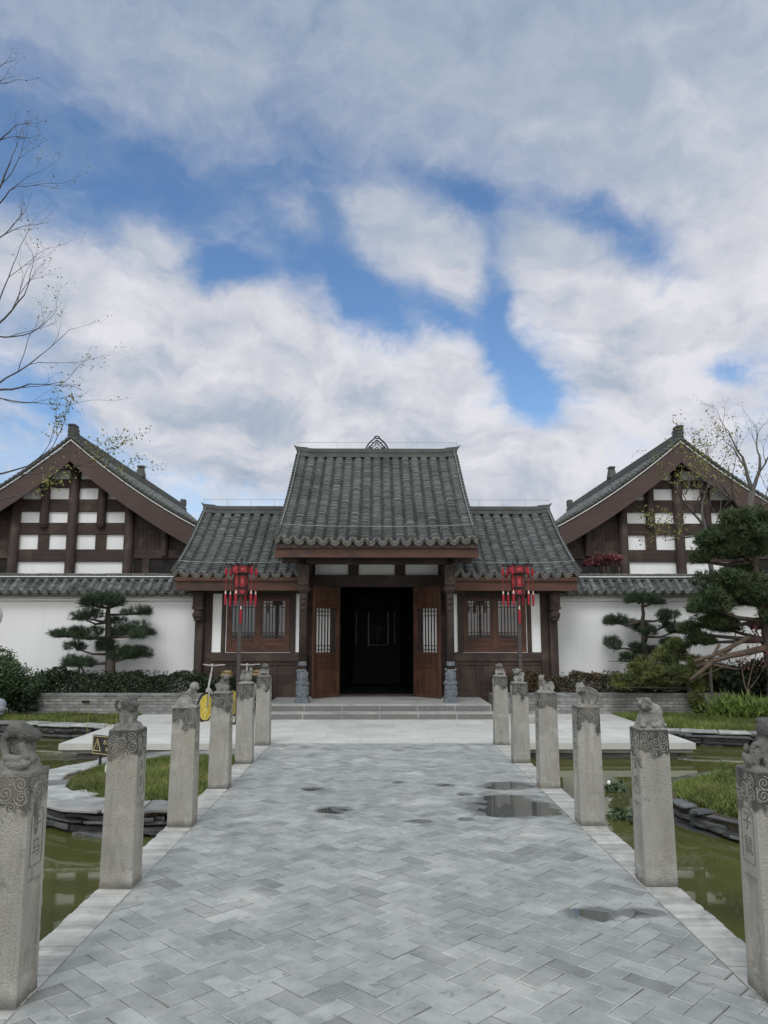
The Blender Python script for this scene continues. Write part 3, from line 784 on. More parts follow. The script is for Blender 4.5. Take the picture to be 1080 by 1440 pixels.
# openwork triangular ornament on the main ridge
orn = MB(); oz = ZR+.19; oy = YR
for s in (-1, 1):
    arc = [(XB+s*(.285*(1-t)+.05*t+.03*sin(pi*t)), oy, oz+.30*t**.9) for t in [i/8 for i in range(9)]]; orn.tube(arc, .020, 6)
    arc = [(XB+s*(.20*(1-t)+.02*t+.03*sin(pi*t)), oy, oz+.24*t) for t in [i/8 for i in range(9)]]; orn.tube(arc, .014, 6)
    for (x0, z0, x1, z1) in ((.24, .02, .10, .12), (.10, 0, .20, .10), (.02, .13, .13, .19), (.13, .02, .02, .12), (.06, 0, .0, .06), (.17, 0, .12, .06), (.02, .13, .0, .25)):
        orn.tube([(XB+s*x0, oy, oz+z0), (XB+s*(x0+x1)/2+s*.012, oy, oz+(z0+z1)/2+.012), (XB+s*x1, oy, oz+z1)], .012, 5)
ring = [(XB+.062*cos(2*pi*k/14), oy, oz+.315+.030*sin(2*pi*k/14)) for k in range(15)]; orn.tube(ring, .016, 6)
orn.build('ridge_ornament', MAT['lantern_frame'], rm)

# ================================================================== gatehouse body
def B(name, m, *boxes, parent=gate, bevel=.006):
    mb = MB()
    for b in boxes: mb.box(*b)
    return mb.build(name, MAT[m], parent, bevel=bevel)
def mir(s, x0, x1):   # interval mirrored about the axis of the gate
    return (XB+x0, XB+x1) if s > 0 else (XB-x1, XB-x0)
FY = 16.75     # wing fronts
DY = 17.0      # door wall
# eave boards
B('eave_board', 'wood_red', (XB-1.99, XB+1.99, 14.95, 15.01, 3.055, 3.265))
B('eave_lath', 'barge', (XB-1.97, XB+1.97, 14.90, 14.948, 3.235, 3.315))
B('eave_soffit', 'wood_dark', (XB-1.93, XB+1.93, 15.02, 15.36, 3.19, 3.25))
for s in (-1, 1):
    x0, x1 = mir(s, 1.60, 4.20)
    B('eave_board', 'wood_red', (x0, x1, 16.10, 16.16, 2.47, 2.70)); B('eave_lath', 'wood_red', (x0, x1, 16.05, 16.098, 2.67, 2.755))
    B('eave_soffit', 'wood_dark', (x0, x1, 16.17, 16.74, 2.58, 2.64))
    B('tie_beam', 'wood_dark', (*mir(s, 1.60, 4.10), 16.60, 16.74, 2.44, 2.575))
# platform and steps
st = MB(); st.box(XB-2.13, XB+2.2, 15.07, 17.0, -.05, .25)
pl = st.build('platform', MAT['step'], gate, bevel=.012)
st = MB(); st.box(XB-2.16, XB+2.24, 14.77, 15.068, -.05, .125); st.build('step', MAT['step'], gate, bevel=.012)
for (z0, z1, y) in ((.015, .098, 14.768), (.14, .222, 15.066)):
    r = MB(); x = XB-2.10
    while x < XB+2.1:
        r.box(x+.012, min(x+.72, XB+2.18)-.012, y-.006, y+.01, z0, z1); x += .72
    r.build('step_riser', MAT['step_riser'], gate)
# main columns with carved heads
for s in (-1, 1):
    cx = XB+s*1.463; cy = 15.46
    mb = MB(); mb.lathe([(.078, .9), (.080, 2.3), (.076, 2.98)], (cx, cy, 0), 16)
    c = mb.build('column', MAT['wood_dark'], gate, smooth=True)
    k = MB(); k.box(cx-.10, cx+.10, cy-.11, cy+.11, 2.56, 2.95); k.box(cx-.055, cx+.055, cy-.135, cy-.105, 2.63, 2.86)
    k.lathe([(.06, 2.36), (.10, 2.40), (.125, 2.46), (.10, 2.52), (.115, 2.56)], (cx, cy, 0), 14)
    for a in range(8): k.ell((cx+.10*cos(a*pi/4), cy+.10*sin(a*pi/4), 2.47), (.035, .035, .05))
    for zz in (2.30, 2.2, 2.08): k.ell((cx, cy-.085, zz), (.05, .02, .05))
    k.build('carved_capital', MAT['wood_dark'], c)
    p = MB(); 
    K = .84
    p.lathe([(r_*K, z_) for r_, z_ in [(.155, .25), (.155, .33), (.14, .35), (.15, .40), (.15, .55), (.135, .58), (.155, .62), (.150, .655), (.115, .67), (.13, .74), (.125, .82), (.085, .90), (.070, .935), (.098, .965), (.10, 1.02), (.09, 1.05)]], (cx, cy, 0), 20)
    rr = random.Random(17+s)
    for q in range(46):
        a = rr.uniform(0, 6.28); z = rr.uniform(.36, .9); rad = (.145 if z < .65 else .118)*K
        p.ell((cx+rad*cos(a), cy+rad*sin(a), z), (.022, .022, .030), nu=8, nv=6)
    p.box(cx-.135, cx+.135, cy-.135, cy+.135, .25, .32)
    p.build('column_base', MAT['plinth'], c, smooth=False)
# beams between the columns and over the door
B('tie_beam', 'wood_h', (XB-1.42, XB+1.42, 15.40, 15.52, 2.965, 3.15))
for s in (-1, 1):
    B('side_beam', 'wood_dark', (*mir(s, 1.41, 1.53), 15.54, 16.98, 2.86, 3.10))
    B('side_beam', 'wood_dark', (*mir(s, 1.56, 1.90), 15.30, 15.42, 2.98, 3.12))
B('lintel', 'wood_h', (XB-1.62, XB+1.62, 16.92, 17.06, 2.60, 2.86))
B('head_beam', 'wood_h', (XB-1.62, XB+1.62, 16.92, 17.06, 3.11, 3.40))
for x0, x1 in ((-1.62, -1.36), (-.63, -.40), (.40, .63), (1.36, 1.62)):
    B('stud', 'wood_dark', (XB+x0, XB+x1, 16.94, 17.05, 2.862, 3.108))
for x0, x1 in ((-1.36, -.63), (-.40, .40), (.63, 1.36)):
    B('clerestory_panel', 'plaster', (XB+x0, XB+x1, 16.985, 17.03, 2.862, 3.108), bevel=0)
# upper front wall in shadow above the wings (under the main roof)
for s in (-1, 1):
    mb = MB(); x = XB+s*1.66
    mb.prism([(x-.03, 16.3, 2.85), (x-.03, 21.0, 2.85), (x-.03, 21.0, 4.0), (x-.03, 18.7, 5.55), (x-.03, 16.3, 4.0)], (.06, 0, 0)); mb.build('gable_wall', MAT['wood_dark'], gate)
# door wall panels beside the opening
for s in (-1, 1):
    B('door_post', 'wood_dark', (*mir(s, .80, .865), 16.93, 17.06, .25, 2.60))
    B('door_side_panel', 'plaster', (*mir(s, .865, 1.36), 16.985, 17.03, .25, 2.60), bevel=0)
    B('door_side_post', 'wood_dark', (*mir(s, .905, .99), 16.95, 16.984, .25, 2.60))
    B('wall_post', 'wood_dark', (*mir(s, 1.36, 1.62), 16.93, 17.06, .25, 2.60))
# leaves of the door, opened outwards
def door_leaf(s):
    w, h, th = .80, 2.32, .05
    hx = XB+s*.82; root = MB()
    rot = radians(128) if s < 0 else radians(180-128)
    stile = .085
    d = bpy.data.objects.new('door_leaf', None)
    fr = MB()
    fr.box(0, stile, -th/2, th/2, 0, h); fr.box(w-stile, w, -th/2, th/2, 0, h)
    for z0, z1 in ((0, .09), (.62, .70), (.86, .93), (1.86, 1.93), (2.22, h)):
        fr.box(stile, w-stile, -th/2+.003, th/2-.003, z0, z1)
    o = fr.build('door', MAT['door_wood'], gate, bevel=.005)
    o.location = (hx, 16.92, .262); o.rotation_euler = (0, 0, -rot if s < 0 else -(pi-rot)+0)
    for z0, z1 in ((.09, .62), (.70, .86), (1.93, 2.22)):
        pn = MB(); pn.box(stile, w-stile, -.012, .012, z0, z1); pn.box(stile+.06, w-stile-.06, -.02, .02, z0+.045, z1-.045)
        pn.build('door_panel', MAT['door_wood'], o, bevel=.008)
    lt = MB(); n = 6
    for i in range(1, n+1):
        x = stile+(w-2*stile)*i/(n+1); lt.box(x-.009, x+.009, -.012, .012, .93, 1.86)
    for z in (.99, 1.07, 1.70, 1.79): lt.box(stile, w-stile, -.010, .010, z-.008, z+.008)
    lt.build('lattice', MAT['wood_dark'], o)
    return o
dl = door_leaf(-1); dl.rotation_euler = (0, 0, radians(180+50))
dr = door_leaf(1); dr.rotation_euler = (0, 0, radians(-50))
B('threshold', 'wood_dark', (XB-.80, XB+.80, 16.93, 17.05, .25, .29))
# dark passage behind the door
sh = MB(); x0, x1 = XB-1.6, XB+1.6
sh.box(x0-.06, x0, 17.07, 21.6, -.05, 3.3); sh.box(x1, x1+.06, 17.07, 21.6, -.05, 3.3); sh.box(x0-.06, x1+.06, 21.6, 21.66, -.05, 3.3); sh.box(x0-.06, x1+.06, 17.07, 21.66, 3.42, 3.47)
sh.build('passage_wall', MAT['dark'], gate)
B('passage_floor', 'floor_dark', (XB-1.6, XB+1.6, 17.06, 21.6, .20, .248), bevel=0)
# the screen with a framed picture at the back of the passage
scn = thing('screen', 'dim framed picture screen with pale hanging strips inside the doorway', 'screen', (XB, 20.6, .25))
B('board', 'dark', (-.62, .62, 0, .05, .02, 2.4), parent=scn)
fr = MB()
for x, w in ((-.38, .012), (-.41, .008), (.55, .012), (-.98, .008), (.86, .008)): fr.box(x*.55-w, x*.55+w, -.02, -.002, 1.0 if abs(x) < .5 else 1.05, 1.9)
fr.build('hanging_strip', MAT['step'], scn)
pc = MB(); rr = random.Random(2)
for i in range(34):
    x = rr.uniform(-.15, .15); z = 1.15+rr.random()*.38; g = rr.uniform(-.05, .05)
    pc.tube([(x, -.008, z), (x+g, -.010, z+rr.uniform(.02, .07))], rr.uniform(.003, .007), 4)
pc.tube([(.0, -.008, 1.05), (.02, -.009, 1.25), (-.03, -.009, 1.45)], .006, 5)
pc.box(-.27, .27, -.06, -.002, 1.02, 1.045)
pc.build('picture', MAT['concrete'], scn)

# wings
for s in (-1, 1):
    def BB(name, m, x0, x1, y0, y1, z0, z1, **k): return B(name, m, (*mir(s, x0, x1), y0, y1, z0, z1), **k)
    col = BB('column', 'wood_dark', 3.70, 3.88, 16.58, 16.75, -.05, 2.44, bevel=.03)
    k = MB(); cx = XB+s*3.80; cy = 16.50   # carved hanging bracket at the outer column head
    k.box(cx-.10, cx+.10, cy-.09, cy+.10, 2.16, 2.46); k.box(cx-.06, cx+.06, cy-.11, cy-.085, 2.21, 2.40); k.box(cx-.115, cx+.115, cy-.10, cy+.11, 2.10, 2.155)
    k.lathe([(.05, 1.84), (.09, 1.87), (.085, 1.90), (.115, 1.95), (.12, 2.0), (.085, 2.06), (.10, 2.10)], (cx, cy, 0), 12)
    k.build('carved_bracket', MAT['wood_dark'], col)
    BB('stud', 'wood_dark', 3.54, 3.70, FY-.04, FY+.06, -.05, 2.44)
    BB('wall_panel', 'plaster', 3.34, 3.54, FY, FY+.05, 1.19, 2.44, bevel=0)
    BB('stud', 'wood_dark', 3.225, 3.34, FY-.03, FY+.06, 1.185, 2.44)
    BB('stud', 'wood_dark', 1.745, 1.87, FY-.03, FY+.06, 1.185, 2.44)
    BB('wall_panel', 'plaster', 1.66, 1.745, FY, FY+.05, 1.19, 2.44, bevel=0)
    BB('stud', 'wood_dark', 1.54, 1.66, FY-.02, FY+.06, -.05, 2.60)
    BB('sill_beam', 'wood_h', 1.66, 3.54, FY-.05, FY+.06, 1.0, 1.184)
    BB('window_head', 'wood_h', 1.87, 3.225, FY-.02, FY+.06, 2.34, 2.44)
    lw = MB()
    for i in range(4):
        a = 1.66+(3.54-1.66)*i/4; b = 1.66+(3.54-1.66)*(i+1)/4
        lw.box(*mir(s, a, a+.07), FY-.012, FY+.03, -.05, 1.0)
        lw.box(*mir(s, a+.07, b), FY+.008, FY+.03, -.05, 1.0); lw.box(*mir(s, a+.13, b-.06), FY-.004, FY+.03, .12, .90)
    lw.box(*mir(s, 1.66, 3.54), FY-.016, FY+.03, .92, 1.0)
    lw.build('skirting_panel', MAT['wood_h'], gate, bevel=.004)
    # window: pale lined frame with two casements
    win = MB()
    for a, b, z0, z1 in ((1.87, 1.93, 1.19, 2.34), (3.165, 3.225, 1.19, 2.34), (2.50, 2.58, 1.19, 2.34)): win.box(*mir(s, a, b), FY-.035, FY+.03, z0, z1)
    win.box(*mir(s, 1.93, 3.165), FY-.032, FY+.03, 1.19, 1.25)
    w = win.build('window', MAT['window_wood'], gate, bevel=.004)
    ln = MB(); ln.box(*mir(s, 1.85, 3.235), FY-.045, FY-.036, 1.176, 1.190); ln.box(*mir(s, 3.224, 3.236), FY-.045, FY-.036, 1.192, 2.34)
    ln.build('pale_edging', MAT['white_line'], w)
    for a, b in ((1.93, 2.50), (2.58, 3.165)):
        c = MB()
        c.box(*mir(s, a, a+.05), FY-.02, FY+.02, 1.25, 2.34); c.box(*mir(s, b-.05, b), FY-.02, FY+.02, 1.25, 2.34)
        c.box(*mir(s, a+.05, b-.05), FY-.018, FY+.02, 1.25, 1.29); c.box(*mir(s, a+.05, b-.05), FY-.018, FY+.02, 1.43, 1.48); c.box(*mir(s, a+.05, b-.05), FY-.018, FY+.02, 2.28, 2.34)
        c.box(*mir(s, a+.05, b-.05), FY-.004, FY+.016, 1.29, 1.43); c.box(*mir(s, a+.09, b-.09), FY-.012, FY+.016, 1.315, 1.405)
        cs = c.build('casement', MAT['window_wood'], w, bevel=.003)
        l = MB(); n = 6
        for i in range(1, n+1):
            x = a+.05+(b-a-.1)*i/(n+1); l.box(*mir(s, x-.008, x+.008), FY-.016, FY+.0, 1.48, 2.28)
        for z in (1.53, 1.61, 2.15, 2.23): l.box(*mir(s, a+.05, b-.05), FY-.013, FY-.001, z-.007, z+.007)
        l.build('lattice', MAT['wood_dark'], cs)
        g = MB(); g.box(*mir(s, a+.045, b-.045), FY+.006, FY+.012, 1.475, 2.285); g.build('pane', MAT['glass'], cs)
    # the rest of the wing's shell
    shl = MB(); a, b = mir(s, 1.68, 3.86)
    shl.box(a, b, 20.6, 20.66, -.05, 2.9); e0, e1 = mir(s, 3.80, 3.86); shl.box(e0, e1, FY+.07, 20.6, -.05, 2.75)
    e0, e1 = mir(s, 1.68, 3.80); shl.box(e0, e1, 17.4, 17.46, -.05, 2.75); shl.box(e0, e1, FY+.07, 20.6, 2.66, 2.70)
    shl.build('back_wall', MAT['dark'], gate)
    gp = MB(); x = XB+s*3.83; gp.prism([(x-.03, 16.8, 2.64), (x-.03, 20.6, 2.64), (x-.03, 18.7, 4.15)], (.06, 0, 0)); gp.build('gable_wall', MAT['wood_dark'], gate)

# ================================================================== garden walls with tiled coping
def garden_wall(s, label):
    root = thing('garden_wall', label, 'wall', (0, 0, 0), group='white garden walls beside the gatehouse')
    a, b = (XB+3.86, XB+16.0) if s > 0 else (XB-16.0, XB-3.86)
    mb = MB(); mb.box(a, b, 17.2, 17.5, -.1, 2.30); mb.build('wall_body', MAT['plaster'], root)
    mb = MB(); mb.box(a, b, 17.13, 17.57, 2.302, 2.345); mb.box(a, b, 17.155, 17.545, 2.345, 2.43); mb.build('cornice', MAT['plaster'], root, bevel=.008)
    ye, ze, yr, zr = 16.93, 2.47, 17.35, 2.80
    def cop(x0, L, back=False):
        y_e = ye if not back else 2*yr-ye
        return roof_tiles('coping_tiles', front_slope(x0, y_e, ze, yr, zr, 0, back=back), L, 3, .212, root, seed=77, cov=.50, hcov=.06, lift=.012)
    cop(a, b-a); cop(a, b-a, True)
    ub = MB(); ub.prism([(a+.01, ye+.02, ze-.055), (a+.01, 2*yr-ye-.02, ze-.055), (a+.01, yr, zr-.03)], (b-a-.02, 0, 0)); ub.build('coping_bed', MAT['tile_ridge'], root)
    r = MB(); r.box(a, b, yr-.075, yr+.075, 2.77, 2.835); r.build('coping_ridge', MAT['tile_ridge'], root)
    x = a; c = MB(); rr = random.Random(3)
    while x < b-.1:
        x2 = min(x+.30, b); c.box(x+.003, x2-.003, yr-.09+rr.uniform(-.003, .003), yr+.09, 2.862, 2.92+rr.uniform(-.004, .004)); x = x2
    c.build('ridge_tiles', MAT['tile_edge'], root, bevel=.015)
    w = MB(); w.box(a, b, yr-.095, yr+.095, 2.8375, 2.8595); w.build('white_fillet', MAT['plaster'], root)
garden_wall(-1, 'long white garden wall with grey tile coping left of the gatehouse')
garden_wall(1, 'long white garden wall with grey tile coping right of the gatehouse')

# brick planters below the walls
for s, a, b, lb in ((-1, -7.15, -2.30, 'low grey brick planter wall left of the gate steps'), (1, 2.30, 7.0, 'low grey brick planter wall right of the gate steps')):
    t = thing('planter', lb, 'planter', (0, 0, 0), group='brick planters below the garden walls')
    mb = MB(); mb.box(a, b, 15.78, 15.98, -.05, .345); mb.build('wall_body', MAT['planter'], t)
    mb = MB(); x = a-.01
    while x < b:
        x2 = min(x+.42, b+.01); mb.box(x+.002, x2-.002, 15.765, 16.0, .347, .40); x = x2
    mb.build('coping', MAT['planter'], t, bevel=.006)
    e = MB(); e.box(a, a+.2, 15.98, 17.2, -.05, .345); e.box(b-.2, b, 15.98, 17.2, -.05, .345); e.build('side_wall', MAT['planter'], t)
    so = MB(); so.box(a+.2, b-.2, 15.98, 17.19, -.05, .30); so.build('soil', MAT['soil'], t)
    if s < 0:
        v = MB(); v.box(-5.95, -5.80, 15.755, 15.765, .22, .27); v.build('vent', MAT['dark'], t)

# ================================================================== timber gable houses behind the walls
def gable_house(s, label):
    cx = -8.62 if s < 0 else 8.45
    h = thing('timber_house', label, 'house', (cx, 21.0, 0), group='half-timbered gable houses')
    ZP, ZE2, HWD = 6.95, 4.05, 4.55       # peak and eave of the tiled slope
    D = 12.6; WY = .5                    # depth; the wall stands back under the verge
    def slope(sg):
        ln = Vector((-HWD, ZP-ZE2))
        n = Vector((ZP-ZE2, HWD)).normalized()
        def f(a, t, hh):
            d = HWD*(1-t); sag = .24*4*t*(1-t)
            z = ZE2+(ZP-ZE2)*t-sag
            return (sg*(d+n.x*hh), (a if sg > 0 else D-a), z+n.y*hh)
        return f
    inner = -s     # the slope that faces the path
    for sg in (-1, 1):
        f = slope(sg)
        roof_tiles('roof_tiles', f, D, 40 if sg == inner else 16, .24 if sg == inner else .48, h, coarse=True, seed=5+sg, eave_trim=False)
        bd = MB(); n = 12
        for i in range(n):
            t0, t1 = i/n, (i+1)/n
            A0, A1 = .03, D-.03
            p = [f(A0, t0, -.12), f(A1, t0, -.12), f(A1, t1, -.12), f(A0, t1, -.12), f(A0, t0, -.04), f(A1, t0, -.04), f(A1, t1, -.04), f(A0, t1, -.04)]
            bd.hexa(p)
        bd.build('roof_boarding', MAT['wood_dark'], h)
        a0 = 0.0 if sg > 0 else D
        e = 1 if sg > 0 else -1
        bb = MB(); vt = MB(); wl_ = MB(); n = 16
        vs = []; fs = []
        for i in range(n+1):
            u = i/n
            for yo in (-.045, 0):
                tp = Vector(f(a0+yo*e, u, -.055)); tp.x = tp.x if i < n else .003*sg
                vs += [(tp.x, tp.y, tp.z-.58), tuple(tp)]
        for i in range(n):
            k = 4*i
            fs += [(k, k+4, k+5, k+1), (k+1, k+5, k+7, k+3), (k+3, k+7, k+6, k+2), (k+2, k+6, k+4, k)]
        fs += [(0, 1, 3, 2), (4*n, 4*n+2, 4*n+3, 4*n+1)]; bb.add(vs, fs)
        bb.build('bargeboard', MAT['barge'], h)
        for i in range(40):
            t0, t1 = i/40, (i+1)/40
            vt.tube([f(a0-.05*e, t0, .075), f(a0-.05*e, t1, .045)], .055, 7)
        vt.build('verge_tiles', MAT['tile'], h)
        wl_.tube([f(a0-.065*e, i/20, -.025) for i in range(21)], .018, 5); wl_.build('white_verge_line', MAT['white_line'], h)
    # ridge with end block and small ornaments
    r = MB(); r.box(-.13, .13, -.02, D, ZP-.05, ZP+.10); r.box(-.09, .09, -.02, D, ZP+.10, ZP+.22); rg = r.build('roof_ridge', MAT['tile_ridge'], h, bevel=.015)
    r = MB()
    for i in range(4): r.box(-.10+.006*(i % 2), .10-.006*(i % 2), -.10, .28, ZP+.02+i*.085, ZP+.097+i*.085)
    r.prism([(-.10, -.10, ZP+.362), (.10, -.10, ZP+.362), (.10, -.12, ZP+.43), (-.10, -.12, ZP+.43)], (0, .32, 0))
    r.build('ridge_end_block', MAT['tile_ridge'], rg, bevel=.012)
    r = MB(); r.hexa([(-.14, 6.1, ZP+.2), (.14, 6.1, ZP+.2), (.14, 6.5, ZP+.2), (-.14, 6.5, ZP+.2), (-.09, 6.2, ZP+.56), (.09, 6.2, ZP+.56), (.09, 6.4, ZP+.56), (-.09, 6.4, ZP+.56)]); r.box(-.11, .11, 6.15, 6.45, ZP+.562, ZP+.62)
    r.build('ridge_ornament', MAT['tile_ridge'], rg, bevel=.01)
    r = MB(); r.box(-.1, .1, D-.3, D+.05, ZP+.2, ZP+.46); r.build('ridge_end_block', MAT['tile_ridge'], rg, bevel=.01)
    # white wall with its gable outline
    w = MB(); w.prism([(-3.9, WY, 0), (3.9, WY, 0), (3.9, WY, 4.15), (0, WY, 6.55), (-3.9, WY, 4.15)], (0, .08, 0)); w.build('wall', MAT['plaster'], h)
    w = MB(); w.box(-3.9, -3.82, WY+.08, D-.4, 0, 4.15); w.box(3.82, 3.9, WY+.08, D-.4, 0, 4.15); w.prism([(-3.9, D-.4, 0), (3.9, D-.4, 0), (3.9, D-.4, 4.15), (0, D-.4, 6.55), (-3.9, D-.4, 4.15)], (0, .08, 0)); w.build('side_wall', MAT['plaster'], h)
    def roofz(x): return 6.62-abs(x)*(6.62-4.25)/3.9
    # posts
    for x in (-1.6, 0, 1.6):
        m = MB(); top = roofz(x)-.12
        m.tube([(x, WY-.09, .0), (x, WY-.09, top)], .14, 14); m.build('post', MAT['wood_dark'], h, smooth=True)
    for x in (-.8, .8):
        m = MB(); m.tube([(x, WY-.09, 4.58), (x, WY-.09, roofz(x)-.12)], .125, 12); m.tube([(x, WY-.09, 4.52), (x, WY-.09, 4.58)], .105, 12); m.build('short_post', MAT['wood_dark'], h)
        m = MB(); m.box(x-.15, x+.15, WY-.05, WY-.001, 3.915, 4.325); m.build('stud', MAT['wood_h'], h)
    for x, z in ((-1.6, 0), (1.6, 0), (0, 0)):
        zt = roofz(x)-.14; m = MB(); m.box(x-.30, x+.30, WY-.20, WY-.06, zt, zt+.10); m.build('post_cap', MAT['wood_dark'], h)
    # beams
    for z0, z1, hw in ((3.57, 3.91, 1.6), (4.33, 4.66, 1.6), (4.98, 5.33, 1.6), (5.66, 5.91, 1.0)):
        m = MB(); hw2 = min(hw, (6.62-z1)*3.9/(6.62-4.25)); m.box(-hw2, hw2, WY-.062, WY-.0015, z0, z1); m.build('beam', MAT['wood_h'], h, bevel=.01)
    for z0, z1, hw in ((5.95, 6.45, .45),):
        m = MB(); m.prism([(-.55, WY-.03, 6.18), (.55, WY-.03, 6.18), (0, WY-.03, 6.52)], (0, .028, 0)); m.build('gable_board', MAT['wood_dark'], h)
    # boarded outer bays
    for sg in (-1, 1):
        m = MB(); x = 1.74
        while x < 3.95:
            x2 = min(x+.115, 3.95); zt = roofz(x2)-.10
            m.hexa([(sg*x, WY-.03, 3.90), (sg*(x2-.006), WY-.03, 3.90), (sg*(x2-.006), WY-.002, 3.90), (sg*x, WY-.002, 3.90), (sg*x, WY-.03, roofz(x)-.1), (sg*(x2-.006), WY-.03, zt), (sg*(x2-.006), WY-.002, zt), (sg*x, WY-.002, roofz(x)-.1)] if sg > 0 else
                   [(sg*(x2-.006), WY-.03, 3.90), (sg*x, WY-.03, 3.90), (sg*x, WY-.002, 3.90), (sg*(x2-.006), WY-.002, 3.90), (sg*(x2-.006), WY-.03, zt), (sg*x, WY-.03, roofz(x)-.1), (sg*x, WY-.002, roofz(x)-.1), (sg*(x2-.006), WY-.002, zt)])
            x = x2
        m.build('board_panel', MAT['wood_dark'], h)
        a, b = sorted((sg*1.74, sg*3.95))
        m = MB(); m.box(a, b, WY-.07, WY-.032, 3.66, 3.90); m.box(*sorted((sg*1.74, sg*2.45)), WY-.055, WY-.033, 4.72, 4.78); m.box(*sorted((sg*1.74, sg*1.80)), WY-.05, WY-.033, 3.91, 4.72); m.build('beam', MAT['wood_h'], h)
        m = MB(); m.tube([(sg*2.62, WY-.10, 3.72), (sg*2.62, WY-.10, roofz(2.62)-.12)], .095, 12); m.build('short_post', MAT['wood_dark'], h)
        m = MB(); m.box(a, b, WY-.03, WY-.002, 2.4, 3.655); m.build('opening_shade', MAT['dark'], h)  # black sheet on the wall, painted as the shade inside an opening
        m = MB(); m.box(*sorted((sg*2.0, sg*2.2)), WY-.07, WY-.032, 2.4, 3.655); m.box(*sorted((sg*3.0, sg*3.15)), WY-.07, WY-.032, 2.4, 3.655); m.build('stud', MAT['wood_dark'], h)
        m = MB(); f = slope(sg)   # purlin ends and rafters seen under the verge
        for x in (.8, 1.6, 2.62): m.tube([(sg*x, -.0, roofz(x)-.02), (sg*x, WY, roofz(x)-.02)], .09, 10)
        m.build('purlin', MAT['wood_dark'], h)
gable_house(-1, 'half-timbered white gable house with tiled roof behind the left garden wall')
gable_house(1, 'half-timbered white gable house with tiled roof partly behind trees at right')

